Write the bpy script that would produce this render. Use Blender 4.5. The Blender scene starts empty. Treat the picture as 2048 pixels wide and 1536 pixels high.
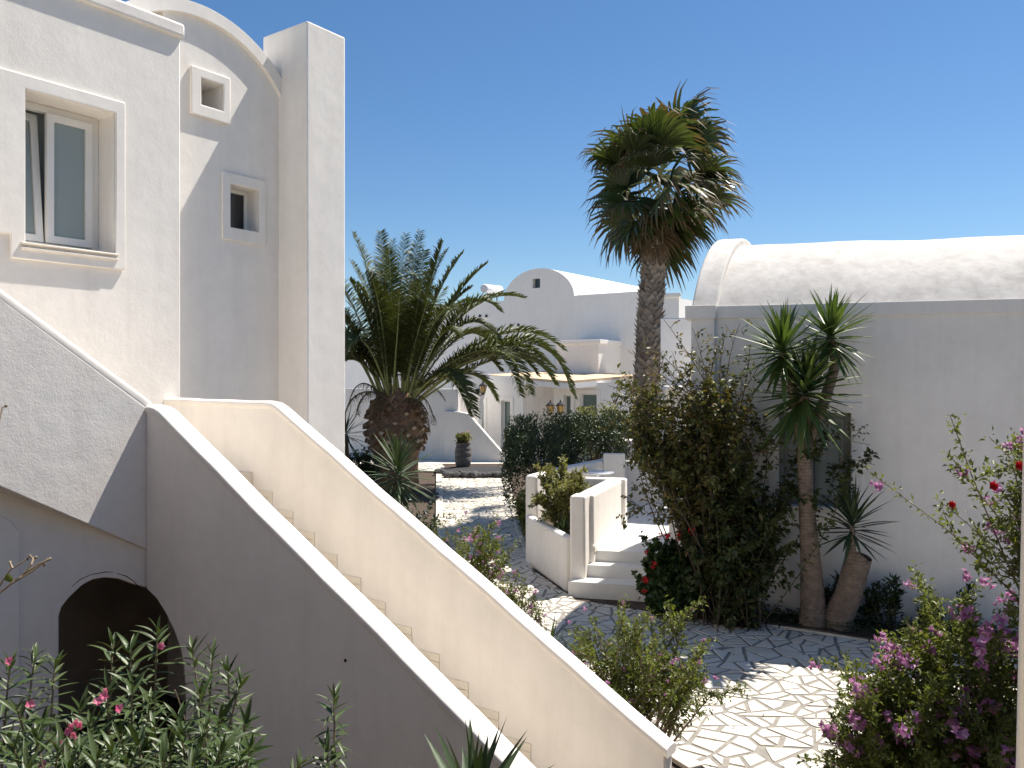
import bpy, bmesh, math, random
import numpy as np
from mathutils import Vector, Matrix
from mathutils.geometry import tessellate_polygon

R = math.radians
sc = bpy.context.scene
col = sc.collection

# ------------------------------------------------------------------ camera
EYE = 3.4
F, CX, HY = 1657.0, 1024.0, 757.0
cam_d = bpy.data.cameras.new('camera')
cam = bpy.data.objects.new('camera', cam_d)
col.objects.link(cam)
cam.location = (0, 0, EYE)
cam.rotation_euler = (R(90), 0, 0)
cam_d.sensor_width = 36.0
cam_d.lens = F / 2048.0 * 36.0
cam_d.shift_y = -(768.0 - HY) / 2048.0
cam_d.clip_start = 0.05
cam_d.clip_end = 2000
sc.camera = cam

# ------------------------------------------------------------------ sky, sun, exposure
SUN = Vector((0.848, 0.624, 1.82)).normalized()
ELEV = math.asin(SUN.z)
AZ = math.atan2(SUN.x, SUN.y)
world = bpy.data.worlds.new('World')
sc.world = world
world.use_nodes = True
wn = world.node_tree
wn.nodes.clear()
sky = wn.nodes.new('ShaderNodeTexSky')
sky.sky_type = 'NISHITA'
sky.sun_disc = False
sky.sun_elevation = ELEV
sky.sun_rotation = AZ
sky.altitude = 50
sky.air_density = 1.0
sky.dust_density = 0.15
sky.ozone_density = 4.0
bg = wn.nodes.new('ShaderNodeBackground')
bg.inputs['Strength'].default_value = 0.058
wo = wn.nodes.new('ShaderNodeOutputWorld')
hsv = wn.nodes.new('ShaderNodeHueSaturation')
hsv.inputs['Saturation'].default_value = 1.16
wn.links.new(sky.outputs[0], hsv.inputs['Color'])
wn.links.new(hsv.outputs[0], bg.inputs['Color'])
wn.links.new(bg.outputs[0], wo.inputs['Surface'])

sun_d = bpy.data.lights.new('sun', 'SUN')
sun_d.energy = 4.2
sun_d.angle = R(0.5)
sun_d.color = (1.0, 0.94, 0.85)
sun = bpy.data.objects.new('sun', sun_d)
col.objects.link(sun)
sun.rotation_euler = SUN.to_track_quat('Z', 'Y').to_euler()
sun.location = (20, 15, 40)

sc.view_settings.view_transform = 'Standard'
sc.view_settings.look = 'None'
sc.view_settings.gamma = 1.0
sc.view_settings.exposure = 1.05
sc.view_settings.use_curve_mapping = False
sc.render.engine = 'CYCLES'
sc.cycles.max_bounces = 12
sc.cycles.diffuse_bounces = 6
sc.cycles.glossy_bounces = 3
sc.cycles.transmission_bounces = 4
sc.cycles.use_denoising = True

# ------------------------------------------------------------------ helpers
def at(px, py, Y):
    return Vector(((px - CX) / F * Y, Y, EYE - (py - HY) / F * Y))

def gnd(px, py, z=0.0):
    Y = (EYE - z) * F / (py - HY)
    return Vector(((px - CX) / F * Y, Y, z))

class Plane:
    """vertical plane through O along horizontal direction d; n points out of the wall"""
    def __init__(self, O, ang_or_dir, n=None):
        self.O = Vector((O[0], O[1]))
        self.d = Vector(ang_or_dir).normalized()
        if n is None:
            n = Vector((self.d.y, -self.d.x))
        self.n = Vector(n).normalized()
    def pt(self, px, py):
        k = (px - CX) / F
        a = (self.O.y * k - self.O.x) / (self.d.x - self.d.y * k)
        Y = self.O.y + self.d.y * a
        return (a, EYE - (py - HY) / F * Y)
    def w(self, a, z, out=0.0):
        p = self.O + self.d * a + self.n * out
        return Vector((p.x, p.y, z))

WL = {}
def wloc(o):
    return WL.get(o.name, Vector((0, 0, 0))) if o else Vector((0, 0, 0))

def link(o, parent=None, M=None):
    col.objects.link(o)
    pl = wloc(parent)
    if M is not None:
        o.matrix_basis = Matrix.Translation(-pl) @ M
        WL[o.name] = M.to_translation()
    else:
        o.location = -pl
        WL[o.name] = Vector((0, 0, 0))
    if parent:
        o.parent = parent
    return o

def thing(name, label, cat, loc=(0, 0, 0), group=None):
    o = bpy.data.objects.new(name, None)
    o.empty_display_size = 0.2
    col.objects.link(o)
    o.location = loc
    WL[o.name] = Vector(loc)
    tag(o, label, cat, group)
    return o

def tag(o, label=None, cat=None, group=None, kind=None):
    if label: o['label'] = label
    if cat: o['category'] = cat
    if group: o['group'] = group
    if kind: o['kind'] = kind
    return o

class MB:
    def __init__(self):
        self.v, self.f, self.m = [], [], []
    def add(self, vs, fs, mi=0):
        b = len(self.v)
        self.v += [tuple(p) for p in vs]
        self.f += [tuple(i + b for i in f) for f in fs]
        self.m += [mi] * len(fs)
        return self
    def box(self, P, ux, uy, uz, mi=0):
        """P corner, ux uy uz edge vectors"""
        P, ux, uy, uz = map(Vector, (P, ux, uy, uz))
        vs = [P, P + ux, P + ux + uy, P + uy, P + uz, P + ux + uz, P + ux + uy + uz, P + uy + uz]
        return self.add(vs, [(0, 3, 2, 1), (4, 5, 6, 7), (0, 1, 5, 4), (1, 2, 6, 5), (2, 3, 7, 6), (3, 0, 4, 7)], mi)
    def prism(self, poly, z0, z1, mi=0):
        n = len(poly)
        vs = [(p[0], p[1], z0) for p in poly] + [(p[0], p[1], z1) for p in poly]
        fs = [tuple(range(n - 1, -1, -1)), tuple(range(n, 2 * n))]
        fs += [(i, (i + 1) % n, n + (i + 1) % n, n + i) for i in range(n)]
        return self.add(vs, fs, mi)
    def tube(self, pts, rads, sides=6, mi=0, cap=True):
        pts = [Vector(p) for p in pts]
        n = len(pts)
        if not hasattr(rads, '__len__'):
            rads = [rads] * n
        vs, fs = [], []
        ref = None
        for i, p in enumerate(pts):
            t = (pts[min(i + 1, n - 1)] - pts[max(i - 1, 0)])
            if t.length < 1e-9: t = Vector((0, 0, 1))
            t.normalize()
            if ref is None:
                ref = Vector((1, 0, 0)) if abs(t.x) < 0.8 else Vector((0, 1, 0))
            a = (ref - t * ref.dot(t)).normalized()
            b = t.cross(a)
            ref = a
            for k in range(sides):
                th = 2 * math.pi * k / sides
                vs.append(p + (a * math.cos(th) + b * math.sin(th)) * rads[i])
        for i in range(n - 1):
            for k in range(sides):
                k2 = (k + 1) % sides
                fs.append((i * sides + k, i * sides + k2, (i + 1) * sides + k2, (i + 1) * sides + k))
        if cap:
            fs.append(tuple(range(sides - 1, -1, -1)))
            fs.append(tuple((n - 1) * sides + k for k in range(sides)))
        return self.add(vs, fs, mi)
    def lathe(self, c, prof, sides=20, mi=0):
        """prof list of (r,z) relative to c"""
        vs, fs = [], []
        n = len(prof)
        for r, z in prof:
            for k in range(sides):
                th = 2 * math.pi * k / sides
                vs.append((c[0] + r * math.cos(th), c[1] + r * math.sin(th), c[2] + z))
        for i in range(n - 1):
            for k in range(sides):
                k2 = (k + 1) % sides
                fs.append((i * sides + k, i * sides + k2, (i + 1) * sides + k2, (i + 1) * sides + k))
        fs.append(tuple(range(sides - 1, -1, -1)))
        fs.append(tuple((n - 1) * sides + k for k in range(sides)))
        return self.add(vs, fs, mi)
    def sweep(self, path, cross, prof, mi=0):
        """profile (du,dz) carried along path; cross = horizontal cross direction"""
        cross = Vector((cross[0], cross[1], 0))
        n, m = len(path), len(prof)
        vs, fs = [], []
        for p in path:
            p = Vector(p)
            for du, dz in prof:
                vs.append(p + cross * du + Vector((0, 0, dz)))
        for i in range(n - 1):
            for k in range(m):
                k2 = (k + 1) % m
                fs.append((i * m + k, i * m + k2, (i + 1) * m + k2, (i + 1) * m + k))
        fs.append(tuple(range(m - 1, -1, -1)))
        fs.append(tuple((n - 1) * m + k for k in range(m)))
        return self.add(vs, fs, mi)
    def plate(self, pl, outer, holes=(), t=0.2, out=0.0, mi=0):
        """wall plate on Plane pl: outer polygon of (a,z), holes, thickness t going inwards"""
        loops = [list(outer)] + [list(h) for h in holes]
        tri = tessellate_polygon([[Vector((a, z, 0)) for a, z in lp] for lp in loops])
        flat = [q for lp in loops for q in lp]
        n = len(flat)
        vs = [pl.w(a, z, out) for a, z in flat] + [pl.w(a, z, out - t) for a, z in flat]
        fs = []
        for a, b, c in tri:
            fs.append((a, b, c)); fs.append((n + c, n + b, n + a))
        o = 0
        for lp in loops:
            L = len(lp)
            for i in range(L):
                j = (i + 1) % L
                fs.append((o + i, o + j, n + o + j, n + o + i))
            o += L
        return self.add(vs, fs, mi)
    def mesh(self, name, mats, smooth=None, recalc=True):
        me = bpy.data.meshes.new(name)
        me.from_pydata(self.v, [], self.f)
        for m in (mats if isinstance(mats, (list, tuple)) else [mats]):
            me.materials.append(m)
        if any(self.m):
            me.polygons.foreach_set('material_index', self.m)
        if recalc:
            bm = bmesh.new(); bm.from_mesh(me)
            bmesh.ops.recalc_face_normals(bm, faces=bm.faces)
            bm.to_mesh(me); bm.free()
        if smooth is not None:
            me.polygons.foreach_set('use_smooth', [True] * len(me.polygons))
            me.set_sharp_from_angle(angle=R(smooth))
        me.update()
        return me
    def build(self, name, mats, parent=None, smooth=None, bevel=0.0, seg=2, recalc=True):
        me = self.mesh(name, mats, smooth, recalc)
        o = bpy.data.objects.new(name, me)
        link(o, parent)
        if bevel:
            b = o.modifiers.new('bevel', 'BEVEL')
            b.width = bevel; b.segments = seg; b.limit_method = 'ANGLE'; b.angle_limit = R(35)
            b.use_clamp_overlap = True
            me.polygons.foreach_set('use_smooth', [True] * len(me.polygons))
            if smooth is None:
                me.set_sharp_from_angle(angle=R(60))
            b.harden_normals = False
        return o

def inst(name, me, parent, M):
    o = bpy.data.objects.new(name, me)
    return link(o, parent, M)

def bez(p0, p1, p2, n):
    p0, p1, p2 = Vector(p0), Vector(p1), Vector(p2)
    out = []
    for i in range(n):
        t = i / (n - 1)
        out.append(p0 * (1 - t) ** 2 + p1 * 2 * t * (1 - t) + p2 * t * t)
    return out

def frame_M(loc, d, up, s=1.0):
    """matrix whose +Y runs along d, +Z near up"""
    d = Vector(d).normalized(); up = Vector(up)
    x = d.cross(up)
    if x.length < 1e-5: x = d.cross(Vector((1, 0.3, 0.1)))
    x.normalize()
    z = x.cross(d)
    M = Matrix((x, d, z)).transposed().to_4x4()
    return Matrix.Translation(loc) @ M @ Matrix.Scale(s, 4)

# ------------------------------------------------------------------ materials
def new_mat(name):
    m = bpy.data.materials.new(name)
    m.use_nodes = True
    nt = m.node_tree
    b = nt.nodes['Principled BSDF']
    return m, nt, b

def N(nt, t, **kw):
    n = nt.nodes.new(t)
    for k, v in kw.items():
        if k in n.inputs.keys() if hasattr(n.inputs, 'keys') else False:
            n.inputs[k].default_value = v
        else:
            setattr(n, k, v)
    return n

def noise(nt, scale, detail=4, rough=0.55, vec=None):
    n = nt.nodes.new('ShaderNodeTexNoise')
    n.inputs['Scale'].default_value = scale
    n.inputs['Detail'].default_value = detail
    n.inputs['Roughness'].default_value = rough
    if vec is not None:
        nt.links.new(vec, n.inputs['Vector'])
    return n

def ramp(nt, fac, stops):
    r = nt.nodes.new('ShaderNodeValToRGB')
    els = r.color_ramp.elements
    while len(els) < len(stops):
        els.new(0.5)
    for e, (p, c) in zip(els, stops):
        e.position = p
        e.color = (*c, 1)
    nt.links.new(fac, r.inputs[0])
    return r

def objvec(nt):
    return nt.nodes.new('ShaderNodeTexCoord').outputs['Object']

def bump(nt, b, fac, strength, dist, prev=None):
    n = nt.nodes.new('ShaderNodeBump')
    n.inputs['Strength'].default_value = strength
    n.inputs['Distance'].default_value = dist
    nt.links.new(fac, n.inputs['Height'])
    if prev is not None:
        nt.links.new(prev.outputs[0], n.inputs['Normal'])
    nt.links.new(n.outputs[0], b.inputs['Normal'])
    return n

def plaster(name, c, lump=0.5, fine=0.35, stain=0.06, stain_col=None):
    m, nt, b = new_mat(name)
    v = objvec(nt)
    n1 = noise(nt, 1.3, 6, 0.62, v)
    lo = stain_col or tuple(x * (1 - stain * 1.6) for x in c)
    r1 = ramp(nt, n1.outputs[0], [(0.3, lo), (0.62, c)])
    n2 = noise(nt, 7.5, 5, 0.6, v)
    r2 = ramp(nt, n2.outputs[0], [(0.3, (1 - stain,) * 3), (0.6, (1, 1, 1))])
    mx = nt.nodes.new('ShaderNodeMix'); mx.data_type = 'RGBA'; mx.blend_type = 'MULTIPLY'
    mx.inputs[0].default_value = 1.0
    nt.links.new(r1.outputs[0], mx.inputs[6]); nt.links.new(r2.outputs[0], mx.inputs[7])
    nt.links.new(mx.outputs[2], b.inputs['Base Color'])
    b.inputs['Roughness'].default_value = 0.85
    b.inputs['Specular IOR Level'].default_value = 0.25
    mp = nt.nodes.new('ShaderNodeMapping'); mp.inputs['Scale'].default_value = (5.0, 5.0, 0.45)
    nt.links.new(v, mp.inputs[0])
    n5 = noise(nt, 1.0, 5, 0.65, mp.outputs[0])
    r5 = ramp(nt, n5.outputs[0], [(0.34, (1 - stain * 1.1, 1 - stain * 1.2, 1 - stain * 1.3)), (0.55, (1, 1, 1))])
    mx2 = nt.nodes.new('ShaderNodeMix'); mx2.data_type = 'RGBA'; mx2.blend_type = 'MULTIPLY'
    mx2.inputs[0].default_value = 1.0
    nt.links.new(mx.outputs[2], mx2.inputs[6]); nt.links.new(r5.outputs[0], mx2.inputs[7])
    nt.links.new(mx2.outputs[2], b.inputs['Base Color'])
    n3 = noise(nt, 3.2, 4, 0.55, v)
    n4 = noise(nt, 70.0, 4, 0.6, v)
    p = bump(nt, b, n3.outputs[0], lump, 0.02)
    bump(nt, b, n4.outputs[0], fine, 0.004, p)
    return m

def simple(name, c, rough=0.6, var=0.12, scale=8, bmp=0.0, bscale=40, metal=0.0, spec=0.4, dist=0.01):
    m, nt, b = new_mat(name)
    v = objvec(nt)
    n1 = noise(nt, scale, 4, 0.6, v)
    r1 = ramp(nt, n1.outputs[0], [(0.3, tuple(x * (1 - var) for x in c)), (0.7, tuple(min(1, x * (1 + var)) for x in c))])
    nt.links.new(r1.outputs[0], b.inputs['Base Color'])
    b.inputs['Roughness'].default_value = rough
    b.inputs['Metallic'].default_value = metal
    b.inputs['Specular IOR Level'].default_value = spec
    if bmp:
        n2 = noise(nt, bscale, 4, 0.6, v)
        bump(nt, b, n2.outputs[0], bmp, dist)
    return m

def foliage(name, cols, rough=0.42, trans=0.3, spec=0.5, tint=(1.0, 1.0, 0.45)):
    m, nt, b = new_mat(name)
    g = nt.nodes.new('ShaderNodeNewGeometry')
    oi = nt.nodes.new('ShaderNodeObjectInfo')
    ad = nt.nodes.new('ShaderNodeMath'); ad.operation = 'ADD'
    nt.links.new(g.outputs['Random Per Island'], ad.inputs[0])
    nt.links.new(oi.outputs['Random'], ad.inputs[1])
    fr = nt.nodes.new('ShaderNodeMath'); fr.operation = 'FRACT'
    nt.links.new(ad.outputs[0], fr.inputs[0])
    k = len(cols)
    r = ramp(nt, fr.outputs[0], [(i / max(1, k - 1), c) for i, c in enumerate(cols)])
    nt.links.new(r.outputs[0], b.inputs['Base Color'])
    b.inputs['Roughness'].default_value = rough
    b.inputs['Specular IOR Level'].default_value = spec
    if trans > 0:
        tr = nt.nodes.new('ShaderNodeBsdfTranslucent')
        hs = nt.nodes.new('ShaderNodeMix'); hs.data_type = 'RGBA'; hs.blend_type = 'MULTIPLY'
        hs.inputs[0].default_value = 1.0
        nt.links.new(r.outputs[0], hs.inputs[6]); hs.inputs[7].default_value = (*tint, 1)
        nt.links.new(hs.outputs[2], tr.inputs[0])
        mx = nt.nodes.new('ShaderNodeMixShader')
        mx.inputs[0].default_value = trans
        nt.links.new(b.outputs[0], mx.inputs[1]); nt.links.new(tr.outputs[0], mx.inputs[2])
        nt.links.new(mx.outputs[0], nt.nodes['Material Output'].inputs[0])
    return m

M = {}
M['white'] = plaster('white_plaster', (0.83, 0.785, 0.725), lump=0.3, stain=0.04)
M['white_smooth'] = plaster('smooth_white_plaster', (0.83, 0.785, 0.725), lump=0.3, fine=0.25, stain=0.04)
M['rough'] = plaster('rough_white_plaster', (0.82, 0.775, 0.72), lump=0.4, fine=0.5, stain=0.05)
M['cream'] = plaster('cream_plaster', (0.83, 0.79, 0.735), lump=0.25, fine=0.2, stain=0.04)
M['vault'] = plaster('weathered_vault_plaster', (0.68, 0.64, 0.585), lump=0.5, fine=0.5, stain=0.11)
M['far_white'] = plaster('far_white_plaster', (0.86, 0.835, 0.80), lump=0.2, fine=0.1, stain=0.03)
M['marble'] = simple('cream_marble', (0.74, 0.67, 0.57), 0.45, 0.06, 5)
M['tile'] = simple('beige_stair_tile', (0.75, 0.69, 0.59), 0.5, 0.06, 9)
M['terrace'] = simple('white_terrace_marble', (0.72, 0.71, 0.68), 0.35, 0.06, 3)
M['stone'] = foliage('paving_stone', [(0.56, 0.51, 0.43), (0.66, 0.61, 0.53), (0.60, 0.54, 0.445), (0.68, 0.64, 0.57), (0.63, 0.59, 0.525)], 0.7, 0.0, 0.3)
M['grout'] = simple('paving_grout', (0.25, 0.23, 0.20), 0.95, 0.22, 9, 0.3, 60)
M['soil'] = simple('garden_soil', (0.075, 0.052, 0.036), 0.95, 0.35, 9, 0.9, 22, dist=0.03)
M['lava'] = simple('black_lava_gravel', (0.035, 0.033, 0.034), 0.9, 0.4, 30, 0.9, 60, dist=0.02)
M['rock'] = simple('lava_rock', (0.085, 0.083, 0.085), 0.9, 0.35, 10, 0.8, 25, dist=0.02)
M['frame'] = simple('white_window_frame', (0.74, 0.72, 0.68), 0.4, 0.03, 3)
M['green_frame'] = simple('grey_green_window_frame', (0.20, 0.21, 0.19), 0.5, 0.05, 3)
M['curtain'] = simple('pale_curtain', (0.42, 0.47, 0.47), 0.8, 0.06, 3)
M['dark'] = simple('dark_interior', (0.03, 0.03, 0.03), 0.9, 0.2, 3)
M['darkwood'] = simple('dark_door', (0.05, 0.055, 0.07), 0.5, 0.2, 3)
M['iron'] = simple('black_iron', (0.025, 0.022, 0.02), 0.5, 0.2, 10, 0, metal=0.4)
M['pot'] = simple('dark_clay_pot', (0.13, 0.115, 0.105), 0.85, 0.3, 9, 0.4, 30)
M['tan'] = simple('tan_canopy', (0.62, 0.47, 0.32), 0.9, 0.1, 4)
M['table'] = simple('white_table', (0.82, 0.82, 0.82), 0.35, 0.02, 3)
M['tank'] = simple('pale_water_tank', (0.62, 0.64, 0.67), 0.35, 0.04, 3)
M['bark'] = simple('shrub_bark', (0.20, 0.155, 0.105), 0.9, 0.3, 20, 0.5, 60)
M['dark_bark'] = simple('dark_shrub_bark', (0.085, 0.062, 0.042), 0.9, 0.3, 20, 0.5, 60)
M['yucca_bark'] = simple('yucca_bark', (0.20, 0.15, 0.115), 0.9, 0.3, 12, 1.0, 30, dist=0.02)
nt_ = M['yucca_bark'].node_tree
wv_ = nt_.nodes.new('ShaderNodeTexWave'); wv_.wave_type = 'BANDS'; wv_.bands_direction = 'Z'
wv_.inputs['Scale'].default_value = 7.0; wv_.inputs['Distortion'].default_value = 5.0; wv_.inputs['Detail'].default_value = 3.0
nt_.links.new(objvec(nt_), wv_.inputs[0])
b_ = nt_.nodes['Principled BSDF']
old_ = b_.inputs['Normal'].links[0].from_node
bp_ = nt_.nodes.new('ShaderNodeBump'); bp_.inputs['Strength'].default_value = 0.45; bp_.inputs['Distance'].default_value = 0.02
nt_.links.new(wv_.outputs['Fac'], bp_.inputs['Height']); nt_.links.new(old_.outputs[0], bp_.inputs['Normal'])
nt_.links.new(bp_.outputs[0], b_.inputs['Normal'])
M['palm_bark'] = simple('palm_bark', (0.25, 0.155, 0.095), 0.95, 0.4, 9, 1.0, 26, dist=0.03)
M['palm_cut'] = simple('palm_cut_base', (0.52, 0.40, 0.28), 0.9, 0.3, 20, 0.4, 50)
M['wash_bark'] = simple('fan_palm_bark', (0.09, 0.07, 0.055), 0.95, 0.4, 9, 1.0, 26, dist=0.03)
M['wash_scale'] = foliage('fan_palm_bark_scale', [(0.17, 0.135, 0.105), (0.28, 0.235, 0.195), (0.38, 0.33, 0.28), (0.22, 0.17, 0.13)], 0.9, 0.0, 0.2)
M['rachis'] = simple('frond_rachis', (0.30, 0.31, 0.11), 0.5, 0.12, 6)
M['frond'] = foliage('date_palm_leaflet', [(0.052, 0.066, 0.017), (0.08, 0.097, 0.026), (0.11, 0.125, 0.04), (0.065, 0.08, 0.022)], 0.5, 0.2, 0.3)
M['dead'] = foliage('dead_palm_frond', [(0.15, 0.10, 0.055), (0.22, 0.16, 0.10), (0.10, 0.07, 0.042)], 0.8, 0.2, 0.2)
M['fan'] = foliage('fan_palm_leaf', [(0.040, 0.060, 0.016), (0.062, 0.088, 0.024), (0.088, 0.115, 0.034)], 0.38, 0.25, 0.5)
M['fan_tip'] = foliage('fan_palm_dry_tip', [(0.13, 0.09, 0.045), (0.08, 0.065, 0.028), (0.19, 0.13, 0.07)], 0.6, 0.25, 0.3)
M['yucca'] = foliage('yucca_leaf', [(0.05, 0.09, 0.02), (0.08, 0.125, 0.03), (0.11, 0.155, 0.045)], 0.42, 0.28, 0.45)
M['drac'] = foliage('dark_spiky_leaf', [(0.035, 0.06, 0.024), (0.055, 0.085, 0.035), (0.08, 0.11, 0.055)], 0.5, 0.15, 0.3)
M['olea'] = foliage('oleander_leaf', [(0.04, 0.07, 0.018), (0.06, 0.095, 0.026), (0.085, 0.115, 0.045), (0.035, 0.055, 0.018)], 0.42, 0.2, 0.4)
M['hedge'] = foliage('hedge_leaf', [(0.022, 0.038, 0.012), (0.036, 0.056, 0.018), (0.055, 0.078, 0.026)], 0.42, 0.15, 0.4)
M['boug'] = foliage('climber_leaf', [(0.065, 0.085, 0.022), (0.10, 0.12, 0.03), (0.15, 0.15, 0.042), (0.20, 0.145, 0.05), (0.08, 0.10, 0.026)], 0.45, 0.33, 0.4)
M['boug_dark'] = foliage('dark_climber_leaf', [(0.04, 0.06, 0.02), (0.06, 0.085, 0.026), (0.085, 0.105, 0.035), (0.10, 0.095, 0.035)], 0.45, 0.28, 0.4)
M['geran'] = foliage('geranium_leaf', [(0.04, 0.07, 0.02), (0.06, 0.10, 0.03), (0.05, 0.08, 0.025)], 0.5, 0.25, 0.4)
M['poly'] = foliage('myrtle_leaf', [(0.10, 0.13, 0.028), (0.14, 0.175, 0.04), (0.19, 0.21, 0.055), (0.12, 0.15, 0.034)], 0.45, 0.45, 0.4)
M['olive'] = foliage('pale_shrub_leaf', [(0.17, 0.18, 0.06), (0.22, 0.225, 0.09), (0.26, 0.25, 0.11), (0.13, 0.135, 0.05)], 0.5, 0.42, 0.35)
M['purple'] = foliage('purple_petal', [(0.46, 0.15, 0.36), (0.60, 0.31, 0.50), (0.36, 0.10, 0.29), (0.66, 0.44, 0.56)], 0.6, 0.4, 0.3, (1, 1, 1))
M['pink'] = foliage('pink_petal', [(0.80, 0.17, 0.32), (0.86, 0.34, 0.46), (0.70, 0.10, 0.24)], 0.6, 0.35, 0.3, (1, 1, 1))
M['red'] = foliage('red_petal', [(0.48, 0.015, 0.02), (0.60, 0.03, 0.03)], 0.6, 0.25, 0.3, (1, 1, 1))
M['orange'] = foliage('orange_petal', [(0.70, 0.22, 0.04), (0.75, 0.35, 0.06)], 0.6, 0.3, 0.3, (1, 1, 1))
M['twig'] = simple('dry_twig', (0.24, 0.19, 0.13), 0.9, 0.2, 15)

def glassy(name, c, rough=0.08):
    m, nt, b = new_mat(name)
    b.inputs['Base Color'].default_value = (*c, 1)
    b.inputs['Roughness'].default_value = rough
    b.inputs['Specular IOR Level'].default_value = 0.6
    return m
M['pane'] = glassy('window_pane', (0.27, 0.30, 0.275), 0.1)
M['pane_dark'] = glassy('dark_window_pane', (0.02, 0.02, 0.022), 0.1)
M['pane_green'] = glassy('green_door_glass', (0.10, 0.15, 0.145), 0.15)
M['amber'] = glassy('amber_lantern_glass', (0.55, 0.34, 0.10), 0.25)

rng = random.Random(7)
nrng = np.random.default_rng(11)

# ------------------------------------------------------------------ frames of the place
u = Vector((math.sin(R(35.4)), math.cos(R(35.4))))       # along the left facade, going away
w = Vector((u.y, -u.x))                                  # out of the left facade
OF = Vector((-2.309, 7.97))
def FP(s, a, z):
    p = OF + w * s + u * a
    return Vector((p.x, p.y, z))
def fplane(s):
    return Plane(OF + w * s, u, w)
U3 = Vector((u.x, u.y, 0)); W3 = Vector((w.x, w.y, 0)); Z3 = Vector((0, 0, 1))

def ztop(s):
    return 3.15 if s < 0 else 3.15 - 0.553 * s

# ================================================================== GROUND
g = MB()
g.add([(-150, -60, -0.03), (150, -60, -0.03), (150, 260, -0.03), (-150, 260, -0.03)], [(0, 1, 2, 3)])
tag(g.build('ground', M['soil']), 'bare brown garden soil under the beds', None, None, 'structure')

PAVE = [(-4.9, 33.0), (-4.9, 30.4), (-2.75, 30.2), (-1.83, 19.9), (-1.05, 13.0), (0.55, 9.1), (1.43, 7.74), (1.62, 7.35), (2.15, 6.2),
        (3.0, 3.2), (9.5, 3.2), (9.5, 8.3), (4.61, 10.67), (3.64, 11.27), (2.0, 12.04), (0.98, 12.72), (0.36, 14.7), (0.12, 18.0), (-0.38, 29.2), (-0.2, 30.6), (-2.5, 31.4), (-2.8, 33.0)]
def fill_poly(mb, poly, z):
    tri = tessellate_polygon([[Vector((p[0], p[1], 0)) for p in poly]])
    mb.add([(p[0], p[1], z) for p in poly], tri)
g = MB()
fill_poly(g, PAVE, 0.0)
paving = g.build('paving', M['grout'])
tag(paving, 'crazy paving of pale irregular stones in grey joints', None, None, 'structure')

g = MB()
g.add([(-40, 33.2, -0.012), (60, 33.2, -0.012), (60, 80, -0.012), (-40, 80, -0.012)], [(0, 1, 2, 3)])
g.add([(1.6, 24.6, -0.012), (16, 24.6, -0.012), (16, 33.2, -0.012), (1.6, 33.2, -0.012)], [(0, 1, 2, 3)])
tag(g.build('courtyard', simple('pale_courtyard', (0.62, 0.58, 0.52), 0.8, 0.06, 2)), 'pale paved courtyard round the distant houses', None, None, 'structure')

def clip_half(poly, p, n):
    out = []
    L = len(poly)
    for i in range(L):
        a, b = poly[i], poly[(i + 1) % L]
        da = (a[0] - p[0]) * n[0] + (a[1] - p[1]) * n[1]
        db = (b[0] - p[0]) * n[0] + (b[1] - p[1]) * n[1]
        if da >= 0: out.append(a)
        if da * db < 0:
            t = da / (da - db)
            out.append((a[0] + (b[0] - a[0]) * t, a[1] + (b[1] - a[1]) * t))
    return out
def area(poly):
    return 0.5 * sum(poly[i][0] * poly[(i + 1) % len(poly)][1] - poly[(i + 1) % len(poly)][0] * poly[i][1] for i in range(len(poly)))
def centroid(poly):
    return (sum(p[0] for p in poly) / len(poly), sum(p[1] for p in poly) / len(poly))
def inset(poly, d):
    """inset a convex ccw polygon"""
    L = len(poly)
    out = list(poly)
    for i in range(L):
        a, b = poly[i], poly[(i + 1) % L]
        ex, ey = b[0] - a[0], b[1] - a[1]
        l = math.hypot(ex, ey)
        if l < 1e-6: continue
        n = (-ey / l, ex / l)
        dd = d * rng.uniform(0.5, 1.6)
        out = clip_half(out, (a[0] + n[0] * dd, a[1] + n[1] * dd), n)
        if len(out) < 3: return []
    return out
def split(poly, amin, out, depth=0):
    A = area(poly)
    if A < amin * rng.uniform(0.75, 2.1) or depth > 16:
        out.append(poly); return
    c = centroid(poly)
    # cut roughly across the longest extent, at a skew
    best, bd = None, 0
    for i in range(len(poly)):
        for j in range(i + 1, len(poly)):
            d = math.hypot(poly[i][0] - poly[j][0], poly[i][1] - poly[j][1])
            if d > bd:
                bd, best = d, (poly[i], poly[j])
    ang = math.atan2(best[1][1] - best[0][1], best[1][0] - best[0][0]) + rng.gauss(0, 0.42)
    n = (math.cos(ang), math.sin(ang))
    k = rng.gauss(0, 0.09) * bd
    p = (c[0] + n[0] * k, c[1] + n[1] * k)
    a = clip_half(poly, p, n)
    b = clip_half(poly, p, (-n[0], -n[1]))
    for q in (a, b):
        if len(q) >= 3: split(q, amin, out, depth + 1)
cells = []
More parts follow.
